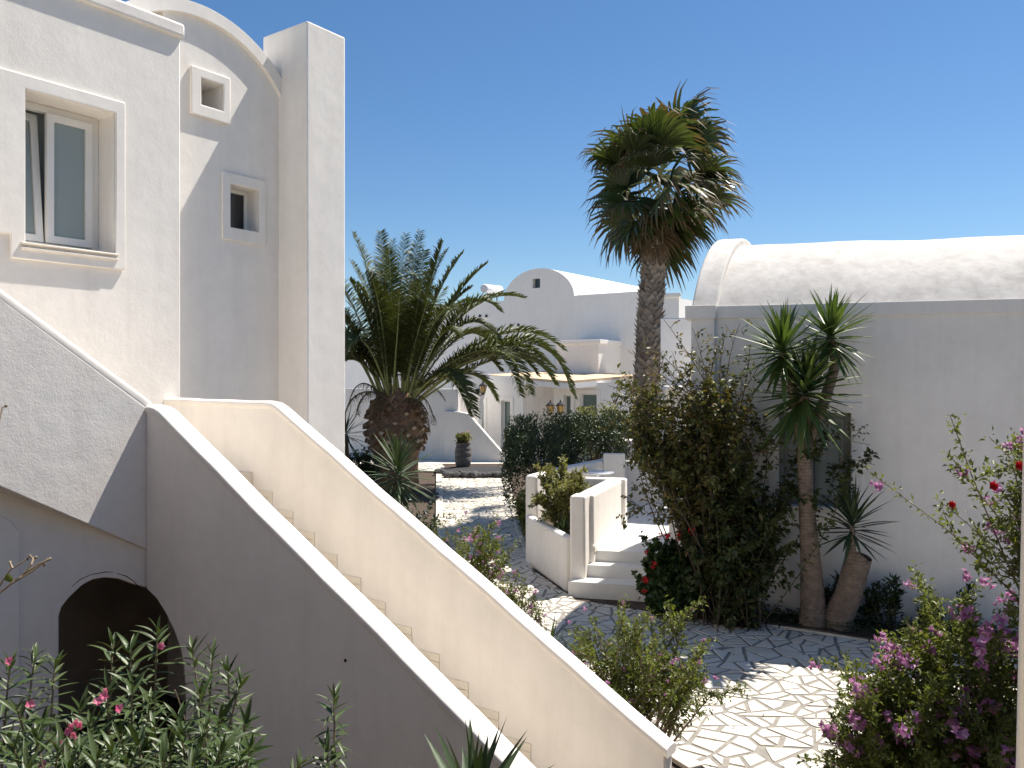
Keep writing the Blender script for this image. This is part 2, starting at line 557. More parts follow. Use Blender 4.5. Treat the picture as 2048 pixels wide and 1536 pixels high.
def voronoi(x0, y0, x1, y1, d):
    seeds = []
    ny = int((y1 - y0) / d) + 1; nx = int((x1 - x0) / d) + 1
    for j in range(-1, ny + 1):
        for i in range(-1, nx + 1):
            seeds.append((x0 + (i + 0.5 * (j % 2) + rng.uniform(-0.38, 0.38)) * d, y0 + (j + rng.uniform(-0.38, 0.38)) * d))
    grid = {}
    for p in seeds:
        grid.setdefault((int((p[0] - x0) // d), int((p[1] - y0) // d)), []).append(p)
    out = []
    for p in seeds:
        poly = [(x0, y0), (x1, y0), (x1, y1), (x0, y1)]
        gi, gj = int((p[0] - x0) // d), int((p[1] - y0) // d)
        nb = [q for di in range(-3, 4) for dj in range(-3, 4) for q in grid.get((gi + di, gj + dj), ()) if q is not p]
        nb.sort(key=lambda q: (q[0] - p[0]) ** 2 + (q[1] - p[1]) ** 2)
        for q in nb[:18]:
            m = ((p[0] + q[0]) / 2, (p[1] + q[1]) / 2)
            poly = clip_half(poly, m, (p[0] - q[0], p[1] - q[1]))
            if len(poly) < 3: break
        if len(poly) >= 3: out.append(poly)
    return out
for big in voronoi(-5, 2.5, 10, 15, 0.48):
    split(big, 0.046, cells)
for big in voronoi(-5, 15, 3, 34, 0.55):
    split(big, 0.06, cells)
stones = []
for c in cells:
    q = inset(c, 0.019)
    if len(q) < 3: continue
    # intersect with the paved area: clip the paved outline by the (convex) stone
    reg = [tuple(p) for p in PAVE]
    if area(reg) < 0: reg = reg[::-1]
    L = len(q)
    for i in range(L):
        a, b = q[i], q[(i + 1) % L]
        reg = clip_half(reg, a, (-(b[1] - a[1]), b[0] - a[0]))
        if len(reg) < 3: break
    if len(reg) < 3 or abs(area(reg)) < 0.004: continue
    # clip a few sharp corners
    stones.append(reg)
def stone_mesh(mb, q):
    c = centroid(q)
    h = 0.007 + rng.uniform(0, 0.004)
    n = len(q)
    qi = [(c[0] + (p[0] - c[0]) * 0.965, c[1] + (p[1] - c[1]) * 0.965) for p in q]
    t = [rng.uniform(-0.002, 0.002) for _ in range(n)]
    vs = [(p[0], p[1], -0.005) for p in q] + [(p[0], p[1], h - 0.005) for p in q] + [(p[0], p[1], h + dt) for p, dt in zip(qi, t)]
    fs = [(i, (i + 1) % n, n + (i + 1) % n, n + i) for i in range(n)]
    fs += [(n + i, n + (i + 1) % n, 2 * n + (i + 1) % n, 2 * n + i) for i in range(n)]
    fs.append(tuple(2 * n + i for i in range(n)))
    mb.add(vs, fs)
def seen_size(q):
    c = centroid(q)
    if c[1] < 4 or abs(c[0] / c[1]) > 0.66 or c[1] < 7.05: return abs(area(q)) * 1e-3
    return abs(area(q)) / c[1] ** 3
stones.sort(key=seen_size, reverse=True)
for q in stones[:296]:
    mb = MB(); stone_mesh(mb, q)
    mb.build('paving_stone', M['stone'], paving, recalc=False)
mb = MB()
for q in stones[296:]: stone_mesh(mb, q)
tag(mb.build('paving_stones', M['stone'], paving, recalc=False), kind='stuff')

# kerb stones along the path edges
def kerb_line(pts, wid, step, parent, side=1, h=0.045):
    for (a, b) in zip(pts[:-1], pts[1:]):
        a, b = Vector(a), Vector(b)
        L = (b - a).length
        d = (b - a).normalized()
        nn = Vector((-d.y, d.x)) * side
        k = max(1, round(L / step))
        for i in range(k):
            p = a + d * (L * i / k + 0.008)
            q = a + d * (L * (i + 1) / k - 0.008)
            ww = wid * rng.uniform(0.93, 1.05)
            mb = MB().box((p.x, p.y, -0.02), ((q - p).x, (q - p).y, 0), (nn.x * ww, nn.y * ww, 0), (0, 0, h + 0.02 + rng.uniform(-0.003, 0.003)))
            mb.build('kerb_stone', M['kerb'], parent, bevel=0.008)
M['kerb'] = simple('pale_kerb_stone', (0.62, 0.56, 0.46), 0.7, 0.12, 5, 0.2, 40)
kerb_line([(-2.75, 30.0), (-1.83, 19.9), (-1.05, 13.2)], 0.2, 1.1, paving, 1)
kerb_line([(0.34, 14.9), (0.12, 18.0), (-0.38, 29.0)], 0.2, 1.1, paving, -1)
kerb_line([(0.62, 8.95), (1.43, 7.72), (1.68, 7.25)], 0.16, 0.7, paving, -1, 0.03)
kerb_line([(2.0, 12.06), (3.64, 11.29), (4.61, 10.69), (7.6, 9.2)], 0.13, 0.8, paving, 1, 0.03)

g = MB()
bed = [(2.0, 12.10), (2.02, 12.05), (3.64, 11.28), (4.61, 10.68), (7.6, 9.19), (9.4, 8.35), (9.4, 10.0), (7.6, 10.62), (5.53, 11.25), (3.6, 11.86), (2.6, 12.16)]
bv = [(p[0], p[1], 0.025) for p in bed]
tri = tessellate_polygon([[Vector((p[0], p[1], 0)) for p in bed]])
g.add(bv, tri)
bm = bmesh.new()
me_ = g.mesh('bed_soil', M['soil'])
bm.from_mesh(me_); bmesh.ops.subdivide_edges(bm, edges=bm.edges, cuts=5, use_grid_fill=True)
for vv in bm.verts:
    vv.co.z += 0.05 * (0.5 + 0.5 * math.sin(vv.co.x * 5.1) * math.cos(vv.co.y * 6.3))
bm.to_mesh(me_); bm.free()
tag(link(bpy.data.objects.new('bed_soil', me_)), 'dark soil of the planting bed along the right house', None, None, 'structure')

# ================================================================== LEFT HOUSE
house = thing('white_house', 'tall white plastered house at left with arched gable, square pillar and deep set window', 'house', FP(-1.8, -0.5, 0))
PL = fplane(-1.8)
PR = fplane(-2.1)
AC = 0.187
win = [PL.pt(47, 181), PL.pt(228, 226), PL.pt(229, 506), PL.pt(48, 484)]
# rectangle on the wall
wa0, wa1 = PL.pt(48, 300)[0], PL.pt(228, 300)[0]
wz1 = (PL.pt(48, 181)[1] + PL.pt(227, 226)[1]) / 2
wz0 = (PL.pt(50, 486)[1] + PL.pt(229, 508)[1]) / 2
hole = [(wa0, wz0), (wa1, wz0), (wa1, wz1), (wa0, wz1)]
mb = MB().plate(PL, [(-4.6, -0.05), (AC, -0.05), (AC, 7.30), (-4.6, 7.30)], [hole], 0.44)
wall = mb.build('wall', M['white'], house, bevel=0.018)
# raised surround (frame of plaster) round the window
fa1 = PL.pt(247, 400)[0]; fz1 = PL.pt(248, 207)[1]; fz0 = PL.pt(245, 541)[1]
fa0 = PL.pt(18, 500)[0]; zstep = PL.pt(10, 468)[1]
sur = [(fa0, fz0), (fa1, fz0), (fa1, fz1), (-3.2, fz1), (-3.2, zstep), (fa0, zstep)]
hole2 = [(wa0, wz0 - 0.003), (wa1 + 0.003, wz0 - 0.003), (wa1 + 0.003, wz1 + 0.003), (wa0, wz1 + 0.003)]
hl = [(fa0 + 0.0, 0), ]
MB().plate(PL, sur, [[(wa0 - 0.002, wz0), (wa1 + 0.002, wz0), (wa1 + 0.002, wz1 + 0.002), (wa0 - 0.002, wz1 + 0.002)]], 0.038, 0.04).build('window_surround', M['white_smooth'], wall, bevel=0.01)
# window unit
DW = -0.30
window = MB().plate(PL, [(wa0 + 0.002, wz0 + 0.002), (wa1 - 0.002, wz0 + 0.002), (wa1 - 0.002, wz1 - 0.002), (wa0 + 0.002, wz1 - 0.002)],
                    [[(wa0 + 0.06, wz0 + 0.07), (wa1 - 0.07, wz0 + 0.07), (wa1 - 0.07, wz1 - 0.07), (wa0 + 0.06, wz1 - 0.07)]], 0.08, DW).build('window', M['frame'], house, bevel=0.005)
mid = PL.pt(93, 350)[0] + 0.13
def sash(pl, a0, a1, z0, z1, st, out, tilt=0.0, name='sash', par=None, t=0.05, fm='frame', pm='pane'):
    """a casement: frame ring and pane; tilt leans the head inwards"""
    m1 = MB().plate(pl, [(a0, z0), (a1, z0), (a1, z1), (a0, z1)], [[(a0 + st, z0 + st), (a1 - st, z0 + st), (a1 - st, z1 - st), (a0 + st, z1 - st)]], t, out)
    m2 = MB().plate(pl, [(a0 + st - 0.004, z0 + st - 0.004), (a1 - st + 0.004, z0 + st - 0.004), (a1 - st + 0.004, z1 - st + 0.004), (a0 + st - 0.004, z1 - st + 0.004)], [], 0.012, out - t * 0.55)
    for m in (m1, m2):
        if tilt:
            nn = Vector((pl.n.x, pl.n.y, 0))
            m.v = [tuple(Vector(p) - nn * ((p[2] - z0) * tilt)) for p in m.v]
    m1.build(name, M[fm], par, bevel=0.005)
    m2.build('pane', M[pm], par)
sash(PL, mid, wa1 - 0.075, wz0 + 0.075, wz1 - 0.075, 0.075, DW + 0.03, 0, 'sash', window)
sash(PL, wa0 + 0.065, mid - 0.012, wz0 + 0.075, wz1 - 0.075, 0.07, DW - 0.0, 0.11, 'sash', window)
MB().plate(PL, [(wa0, wz0), (wa1, wz0), (wa1, wz1), (wa0, wz1)], [], 0.02, DW - 0.25).build('curtain', M['curtain'], window)
# moulded sill
sl = MB()
zz = wz0
for h, p in ((0.022, 0.065), (0.022, 0.045), (0.028, 0.06)):
    sl.plate(PL, [(wa0 - 0.05, zz - h), (wa1 + 0.02, zz - h), (wa1 + 0.02, zz - 0.001), (wa0 - 0.05, zz - 0.001)], [], p + 0.35, p)
    zz -= h
for i, q in enumerate(sl.v): pass
sl.build('sill', M['marble'], window, bevel=0.006)
# dark room behind the window
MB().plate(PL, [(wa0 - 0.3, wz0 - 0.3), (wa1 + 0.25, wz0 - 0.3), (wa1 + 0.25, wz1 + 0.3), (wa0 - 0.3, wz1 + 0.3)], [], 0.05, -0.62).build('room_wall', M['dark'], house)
# eaves ledge
zl1 = 7.315; zl0 = PL.pt(353, 74)[1]
lp = [(0.02, 0), (0.02, zl1 - zl0), (-0.30, zl1 - zl0), (-0.30, 0)]
MB().plate(PL, [(-4.6, zl0), (AC + 0.03, zl0), (AC + 0.03, zl1), (-4.6, zl1)], [], 0.5, 0.05).build('eaves_ledge', M['rough'], house, bevel=0.03, seg=3)
# recessed gable bay
ca, cz, RO, RI = 0.62, 6.20, 1.555, 1.405
arc = [(ca + RI * 1.04 * math.cos(t), cz + RI * 1.04 * math.sin(t)) for t in np.linspace(0.02, math.pi * 0.62, 26)]
arc = [p for p in arc if p[0] > 0.19]
na = [PR.pt(399, 157), PR.pt(442, 172), PR.pt(443, 223), PR.pt(400, 210)]
def rect(pl, x0, x1, yt0, yt1, yb0, yb1):
    a0 = pl.pt(x0, 0)[0]; a1 = pl.pt(x1, 0)[0]
    z1 = (pl.pt(x0, yt0)[1] + pl.pt(x1, yt1)[1]) / 2
    z0 = (pl.pt(x0, yb0)[1] + pl.pt(x1, yb1)[1]) / 2
    return a0, a1, z0, z1
n_in = rect(PR, 399, 443, 157, 172, 210, 223)
n_out = rect(PR, 378, 457, 130, 158, 229, 250)
w_in = rect(PR, 459, 516, 369, 379, 453, 466)
w_out = rect(PR, 442, 529, 341, 363, 478, 492)
def rp(r): return [(r[0], r[2]), (r[1], r[2]), (r[1], r[3]), (r[0], r[3])]
outer = [(0.16, -0.05), (2.17, -0.05), (2.17, cz)] + arc + [(0.16, arc[-1][1])]
bay = MB().plate(PR, outer, [rp(n_in), rp(w_in)], 0.36).build('gable_wall', M['white_smooth'], house, bevel=0.01)
MB().plate(PR, rp(n_out), [[(n_in[0] - 0.001, n_in[2] - 0.001), (n_in[1] + 0.001, n_in[2] - 0.001), (n_in[1] + 0.001, n_in[3] + 0.001), (n_in[0] - 0.001, n_in[3] + 0.001)]], 0.043, 0.045).build('niche_surround', M['white_smooth'], bay, bevel=0.014)
MB().plate(PR, rp(w_out), [[(w_in[0] - 0.001, w_in[2] - 0.001), (w_in[1] + 0.001, w_in[2] - 0.001), (w_in[1] + 0.001, w_in[3] + 0.001), (w_in[0] - 0.001, w_in[3] + 0.001)]], 0.026, 0.028).build('window_surround', M['white_smooth'], bay, bevel=0.01)
MB().plate(PR, [(n_in[0] - 0.1, n_in[2] - 0.1), (n_in[1] + 0.1, n_in[2] - 0.1), (n_in[1] + 0.1, n_in[3] + 0.1), (n_in[0] - 0.1, n_in[3] + 0.1)], [], 0.1, -0.22 - 0.145).build('niche_back', M['cream'], bay)
sw = MB().plate(PR, [(w_in[0] + 0.002, w_in[2] + 0.002), (w_in[1] - 0.002, w_in[2] + 0.002), (w_in[1] - 0.002, w_in[3] - 0.002), (w_in[0] + 0.002, w_in[3] - 0.002)],
    [[(w_in[0] + 0.03, w_in[2] + 0.04), (w_in[1] - 0.05, w_in[2] + 0.04), (w_in[1] - 0.05, w_in[3] - 0.05), (w_in[0] + 0.03, w_in[3] - 0.05)]], 0.05, -0.2).build('small_window', M['frame'], house, bevel=0.004)
MB().plate(PR, [(w_in[0] + 0.028, w_in[2] + 0.038), (w_in[1] - 0.048, w_in[2] + 0.038), (w_in[1] - 0.048, w_in[3] - 0.048), (w_in[0] + 0.028, w_in[3] - 0.048)], [], 0.012, -0.225).build('pane', M['pane_dark'], sw)
# arched verge and vault roof
ang = np.linspace(0.0, math.pi, 49)
bo = [(ca + RO * math.cos(t), cz + RO * math.sin(t)) for t in ang]
bi = [(ca + RI * math.cos(t), cz + RI * math.sin(t)) for t in ang[::-1]]
MB().plate(PR, bo + bi, [], 0.6, 0.06).build('arched_verge', M['white_smooth'], house, smooth=40, bevel=0.02)
v = MB()
vs, fs = [], []
for s_ in (-2.7, -7.0):
    pp = fplane(s_)
    for t in ang:
        vs.append(pp.w(ca + 1.5 * math.cos(t), cz + 1.5 * math.sin(t)))
n = len(ang)
for i in range(n - 1): fs.append((i, i + 1, n + i + 1, n + i))
fs.append(tuple(range(n, 2 * n)))
v.add(vs, fs); v.build('vault_roof', M['vault'], house, smooth=40)
MB().box(FP(-7.0, ca - 1.5, -0.05), W3 * 4.5, U3 * 3.0, Z3 * 6.3).build('rear_wall', M['white_smooth'], house)
MB().box(FP(-7.0, -4.6, -0.05), W3 * 4.4, U3 * 3.6, Z3 * 7.2).build('rear_wing', M['white_smooth'], house)
# square pillar
MB().box(FP(-2.42, 1.772, -0.05), W3 * (2.42 - 1.554), U3 * (2.413 - 1.772), Z3 * (7.86 + 0.05)).build('pillar', M['white_smooth'], house, bevel=0.022, seg=3)

# ================================================================== STAIRCASE
stair = thing('outdoor_staircase', 'white walled outdoor staircase with rounded coping descending across the picture', 'staircase', FP(2, -0.6, 0))
AN0, AN1 = -1.22, -1.05        # near wall
SE = 4.10
# far wall
pf = Plane(FP(0, 0.12, 0), w, u)
far_poly = [(-1.80, -0.05), (SE, -0.05), (SE, ztop(SE)), (0, 3.15), (-1.80, 3.15)]
MB().plate(pf, far_poly, [], 0.12).build('stair_wall', M['cream'], stair, bevel=0.012)
def coping(a_mid, s0, s1, half, hgt, name, dz=0.0):
    prof = [(half * math.cos(t), hgt * math.sin(t)) for t in np.linspace(0, math.pi, 11)]
    prof += [(-half, -0.035), (-half + 0.012, -0.05), (half - 0.012, -0.05), (half, -0.035)]
    path = []
    for s in np.linspace(s0, s1, 60):
        # soft bend where the flat top turns down
        z = ztop(s)
        k = 0.10
        if abs(s) < k: z = 3.15 - 0.553 * (s + k) ** 2 / (4 * k)
        path.append(FP(s, a_mid, z + dz + 0.012 + 0.004 * math.sin(s * 3.1) + 0.0025 * math.sin(s * 7.7 + 1) + 0.001 * math.sin(s * 17.3)))
    mb = MB().sweep(path, u, prof)
    return mb.build(name, M['white_smooth'], stair, smooth=50)
coping(0.06, -1.80, SE + 0.02, 0.075, 0.024, 'coping')
# near wall, pierced by the quarter arch at its landing end
PN = Plane(FP(0, AN0, 0), w, -u)
s0 = -0.12
qa = [(s0, 1.62), (s0 + 0.15, 1.56), (s0 + 0.285, 1.457), (s0 + 0.41, 1.33), (s0 + 0.50, 1.20), (s0 + 0.55, 1.05), (s0 + 0.57, 0.85), (s0 + 0.57, -0.05)]
near_poly = [(SE, -0.05), (SE, ztop(SE)), (0, 3.15), (s0, 3.15)] + qa
MB().plate(PN, near_poly, [], 0.17).build('stair_wall', M['white_smooth'], stair, bevel=0.012)
coping((AN0 + AN1) / 2, s0 - 0.02, SE + 0.02, 0.092, 0.030, 'coping', -0.012)
# fixing hole in the near wall (small dark plug)
p0 = PN.pt(691, 1321)
MB().tube([PN.w(p0[0], p0[1], 0.004), PN.w(p0[0], p0[1], -0.02)], 0.012, 8).build('plug_hole', M['dark'], stair)
# steps with tiled risers and stepped skirting
for i in range(-1, 14):
    si = 0.3 * i; zi = 2.316 - 0.166 * i
    zt = zi - 0.12
    if zt < 0.02: break
    MB().box(FP(si - 0.30, AN1 - 0.02, -0.04 if zt < 0.5 else zt - 0.45), W3 * 0.30, U3 * (-AN1 + 0.018), Z3 * (zt - (-0.04 if zt < 0.5 else zt - 0.45))).build('step', M['tile'], stair, bevel=0.008)
    def sk(sa, sb, za, zb, d):
        MB().box(FP(sa, -d, za), W3 * (sb - sa), U3 * (d - 0.001), Z3 * (zb - za)).build('skirting_tile', M['tile'], stair, bevel=0.003)
    sk(si - 0.296, si + 0.01, zi - 0.062, zi, 0.011)
    sk(si - 0.296, si - 0.105, zi - 0.17, zi - 0.067, 0.010)
    sk(si - 0.098, si + 0.01, zi - 0.25, zi - 0.067, 0.010)
# landing
MB().box(FP(-1.80, AN0, 2.2), W3 * 1.50, U3 * (-AN0 - 0.003), Z3 * 0.28).build('landing', M['tile'], stair)
# upper flight rising to the left along the facade
PU = fplane(s0)
def ub(d): return 1.88 + 0.593 * d
def ut(d): return 3.20 + 0.722 * d
up = [(AN0 + 0.12, ub(0)), (AN0 + 0.12, ut(0) - 0.05), (AN0, ut(0) - 0.03), (AN0 - 3.2, ut(3.2)), (AN0 - 3.2, ub(3.2))]
MB().plate(PU, up, [], 0.2).build('flight_wall', M['rough'], stair, bevel=0.02, seg=3)
prof = [(0.104 * math.cos(t), 0.05 * math.sin(t)) for t in np.linspace(0, math.pi, 9)] + [(-0.104, -0.03), (0.099, -0.05)]
MB().sweep([FP(s0 - 0.1, AN0 + 0.0 - d, ut(d) + 0.01) for d in np.linspace(-0.05, 3.2, 12)], w, prof).build('coping', M['white_smooth'], stair, smooth=50)
# soffit slab of the upper flight
so = MB()
so.add([FP(s0 - 0.2, AN0 - 0.02, ub(0.02) + 0.03), FP(s0 - 0.2, AN0 - 3.2, ub(3.2) + 0.03), FP(-1.8, AN0 - 3.2, ub(3.2) + 0.03), FP(-1.8, AN0 - 0.02, ub(0.02) + 0.03),
        FP(s0 - 0.2, AN0 - 0.02, ub(0.02) + 0.5), FP(s0 - 0.2, AN0 - 3.2, ub(3.2) + 0.5), FP(-1.8, AN0 - 3.2, ub(3.2) + 0.5), FP(-1.8, AN0 - 0.02, ub(0.02) + 0.5)],
       [(0, 1, 2, 3), (4, 5, 6, 7), (0, 1, 5, 4), (1, 2, 6, 5), (2, 3, 7, 6), (3, 0, 4, 7)])
so.build('flight_slab', M['cream'], stair)
# wall with the arched opening under the upper flight
c0 = FP(s0 - 0.03, AN0, 0)
c1 = FP(s0 - 0.36, AN0 - 1.5, 0)
pdir = Vector((c1.x - c0.x, c1.y - c0.y)).normalized()
PA = Plane((c0.x, c0.y), pdir, Vector((-pdir.y, pdir.x)))
if PA.n.dot(w) < 0: PA.n = -PA.n
arch = [(0.0, 1.62)] + [PA.pt(x, y) for x, y in ((262, 1167), (238, 1158), (210, 1155), (186, 1159), (162, 1172), (140, 1193), (124, 1213), (118, 1232))] + [(PA.pt(118, 1232)[0], -0.05)]
poly = [(3.2, -0.05), (3.2, ub(3.2) + 0.1), (-0.12, ub(0) + 0.06), (-0.12, 1.60)] + arch
MB().plate(PA, poly, [], 0.25).build('arch_wall', M['cream'], stair, bevel=0.01)
MB().plate(PA, [(0.93, -0.05), (0.93, ub(0.93) - 0.22), (1.0, ub(1.0) - 0.16), (3.2, ub(3.2) - 0.12), (3.2, -0.05)], [], 0.018, 0.019).build('plaster_panel', M['cream'], stair, bevel=0.008)
ck = MB()
for pts in ([(143, 1174), (160, 1159), (182, 1149), (210, 1144), (226, 1144)], [(234, 1147), (252, 1152), (268, 1163), (283, 1181)]):
    ck.tube([PA.w(*PA.pt(x, y), 0.001) for x, y in pts], [0.002, 0.004, 0.003, 0.005, 0.002][:len(pts)], 4)
ck.build('crack', M['dark'], stair)
# store room under the stairs, its darkness put into the back wall colour
MB().plate(PL, [(-3.6, 0.0), (-0.0, 0.0), (-0.0, 1.85), (-3.6, 1.85)], [], 0.04, 0.05).build('store_back', simple('darkened_store_wall', (0.34, 0.29, 0.25), 0.9, 0.15, 3), stair)
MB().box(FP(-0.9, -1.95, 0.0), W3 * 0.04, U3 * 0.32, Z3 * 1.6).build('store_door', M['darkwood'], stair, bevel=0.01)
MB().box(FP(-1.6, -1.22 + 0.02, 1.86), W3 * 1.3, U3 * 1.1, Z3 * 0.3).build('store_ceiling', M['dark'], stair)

# ================================================================== RIGHT HOUSE
A17 = R(17.0)
u2 = Vector((math.cos(A17), -math.sin(A17)))          # along the wall to the right
n2 = Vector((-math.sin(A17), -math.cos(A17)))         # out of the wall
YW = 11.25
PW = Plane(((1850 - CX) / F * YW, YW), u2, n2)
v2 = Vector((math.sin(R(26)), math.cos(R(26))))       # gable side
U2 = Vector((u2.x, u2.y, 0)); V2 = Vector((v2.x, v2.y, 0)); N2 = Vector((n2.x, n2.y, 0))
ZP = PW.pt(1850, 602)[1]
zc = ZP - 0.185
la = PW.pt(1385, 700)[0]                               # left end of the wall
pa = PW.pt(1430, 700)[0]
right = thing('vaulted_house', 'low white house at right with a long barrel vault roof and arched gable end', 'house', PW.w(0, 0))
RE = 9.0
wi = rect(PW, 1558, 1702, 826, 824, 1012, 1012)
sr = rect(PW, 1536, 1726, 806, 803, 1036, 1036)
MB().plate(PW, [(la, -0.05), (RE, -0.05), (RE, ZP - 0.004), (la, ZP - 0.004)], [rp(wi)], 0.40).build('wall', M['white'], right, bevel=0.012)
MB().plate(PW, rp(sr), [rp((wi[0] - 0.001, wi[1] + 0.001, wi[2] - 0.001, wi[3] + 0.001))], 0.022, 0.024).build('window_surround', M['white_smooth'], right, bevel=0.01)
rw = MB().plate(PW, rp((wi[0] + 0.002, wi[1] - 0.002, wi[2] + 0.002, wi[3] - 0.002)), [rp((wi[0] + 0.07, wi[1] - 0.07, wi[2] + 0.07, wi[3] - 0.07))], 0.07, -0.10).build('window', M['green_frame'], right, bevel=0.005)
ma = (wi[0] + wi[1]) / 2
for a0, a1 in ((wi[0] + 0.075, ma - 0.004), (ma + 0.004, wi[1] - 0.075)):
    sash(PW, a0, a1, wi[2] + 0.075, wi[3] - 0.075, 0.06, -0.095, 0, 'sash', rw, 0.05, 'green_frame', 'pane')
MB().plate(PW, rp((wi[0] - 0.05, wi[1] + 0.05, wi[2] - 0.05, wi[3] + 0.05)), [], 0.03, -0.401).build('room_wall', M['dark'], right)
MB().plate(PW, [(wi[0] - 0.06, wi[2] - 0.04), (wi[1] + 0.06, wi[2] - 0.04), (wi[1] + 0.06, wi[2] - 0.002), (wi[0] - 0.06, wi[2] - 0.002)], [], 0.16, 0.055).build('sill', M['white_smooth'], rw, bevel=0.006)
MB().plate(PW, [(pa + 0.002, zc), (RE, zc), (RE, ZP), (pa + 0.002, ZP)], [], 0.06, 0.03).build('cornice', M['white_smooth'], right, bevel=0.008)
# corner pier with its own cap
MB().plate(PW, [(la - 0.02, -0.05), (pa, -0.05), (pa, zc + 0.01), (la - 0.02, zc + 0.01)], [], 0.35, 0.06).build('corner_pier', M['white_smooth'], right, bevel=0.012)
MB().plate(PW, [(la - 0.10, zc - 0.005), (pa + 0.02, zc - 0.005), (pa + 0.02, ZP + 0.012), (la - 0.10, ZP + 0.012)], [], 0.45, 0.09).build('pier_cap', M['white_smooth'], right, bevel=0.012)
# gable side wall
pg = Plane(PW.w(la, 0, -0.05).to_2d(), v2, Vector((-v2.y, v2.x)))
MB().plate(pg, [(0.0, -0.05), (4.9, -0.05), (4.9, ZP - 0.01), (0.0, ZP - 0.01)], [], 0.3).build('gable_wall', M['white_smooth'], right)
HB, RISE = 2.45, 1.22
def vault_sect(a_off, hb, rise, n=30):
    o = PW.w(la, 0, -0.1)
    pts = []
    for t in np.linspace(0, math.pi, n):
        x = -hb * math.cos(t)
        Rr = (hb * hb + rise * rise) / (2 * rise)
        q = o + U2 * a_off + V2 * (x + HB) + Z3 * (ZP - 0.02 + rise - Rr + math.sqrt(max(0, Rr * Rr - x * x)))
        pts.append(q)
    return pts
def loft(secs, name, mat, parent, smooth=45, cap=True, bevel=0):
    mb = MB(); n = len(secs[0]); vs = []; fs = []
    for s_ in secs: vs += s_
    for i in range(len(secs) - 1):
        for k in range(n - 1):
            fs.append((i * n + k, i * n + k + 1, (i + 1) * n + k + 1, (i + 1) * n + k))
    if cap:
        fs.append(tuple(range(n))); fs.append(tuple((len(secs) - 1) * n + k for k in range(n)))
    mb.add(vs, fs)
    return mb.build(name, mat, parent, smooth=smooth, bevel=bevel)
secs = []
for a in np.linspace(0.3, 9.2, 24):
    secs.append(vault_sect(a, HB + 0.008 * math.sin(a * 2.1), RISE + 0.02 * math.sin(a * 1.3) + 0.01 * math.sin(a * 3.7)))
loft(secs, 'vault_roof', M['vault'], right)
loft([vault_sect(-0.02, HB + 0.04, RISE + 0.14), vault_sect(0.36, HB + 0.04, RISE + 0.14)], 'arched_gable', M['vault'], right, bevel=0.03)

# hidden flat slab and post, added to shade the back of the terrace
vr = [(3.22, 17.1), (4.62, 16.55), (5.75, 18.75), (3.4, 19.0)]
MB().prism(vr, 3.12, 3.24).build('added_shade_slab', M['white_smooth'], right, bevel=0.02)
MB().box((3.45, 18.72, 0.5), (0.16, 0, 0), (0, 0.16, 0), (0, 0, 2.615)).build('added_slab_post', M['white_smooth'], right, bevel=0.015)
# white post just in front of the camera at the right edge
post = MB().box((0.5395, 0.92, 2.1), (0.12, 0, 0), (0.078, 0.12, 0), (0.0497, 0, 2.2))
post.v = [tuple(Vector(p)) for p in post.v]
tag(post.build('balcony_post', M['white_smooth'], None, bevel=0.008), 'white balcony post cut off by the right picture edge', 'post')

# ================================================================== UNSEEN HOUSE AT THE VIEWPOINT, SHAPED TO BLOCK SKY LIGHT
own = thing('unseen_balcony_house', 'unseen house behind the viewpoint, its deep balcony added to block sky light', 'house', (0, -2.6, 0))
MB().box((-18, -3.0, -0.05), (24, 0, 0), (0, 0.4, 0), (0, 0, 5.6)).build('wall', simple('ochre_wall', (0.30, 0.24, 0.18), 0.9, 0.1, 2), own)  # unseen wall, given a brown tone to cut bounce onto the stairs
MB().box((-18, -2.6, 1.62), (24, 0, 0), (0, 3.1, 0), (0, 0, 0.2)).build('balcony_floor', M['tile'], own)
MB().box((-18, -3.1, 5.55), (24, 0, 0), (0, 3.2, 0), (0, 0, 0.25)).build('sky_blocking_roof', M['white_smooth'], own)  # overhang added to keep the wall below out of the sun
for x in (-17.5, -13.2, -8.8, -4.6, 2.4, 5.7):
    MB().box((x, -0.35, -0.05), (0.3, 0, 0), (0, 0.3, 0), (0, 0, 5.6)).build('column', M['white_smooth'], own)

# ================================================================== TERRACE
terr = thing('terrace', 'raised white terrace with marble floor, three steps and low rounded walls', 'terrace', (1.4, 14.5, 0))
ut_ = Vector((math.cos(R(13)), -math.sin(R(13)), 0))
vt_ = Vector((math.sin(R(20)), math.cos(R(20)), 0))
P1 = Vector((0.878, 12.99, 0)); P2 = Vector((1.03, 13.34, 0)); P3 = Vector((1.19, 13.60, 0))
for P, zt, W_, nm in ((P1, 0.22, 1.75, 'step'), (P2, 0.41, 1.55, 'step'), (P3, 0.588, 1.30, 'step')):
    MB().box(P - Z3 * 0.04, ut_ * W_, vt_ * (0.42 if zt < 0.5 else 0.35), Z3 * (zt + 0.04)).build(nm, M['terrace'], terr, bevel=0.008)
# floor of square marble slabs
fl = P3 + vt_ * 0.353
sl = 0.62
for i in range(0, 4):
    for j in range(0, 9):
        p = fl + ut_ * (i * sl - 0.0) + vt_ * (j * sl) 
        MB().box(p + Z3 * 0.3, ut_ * (sl - 0.006), vt_ * (sl - 0.006), Z3 * (0.288 + rng.uniform(-0.001, 0.001))).build('floor_slab', M['terrace'], terr, bevel=0.003)
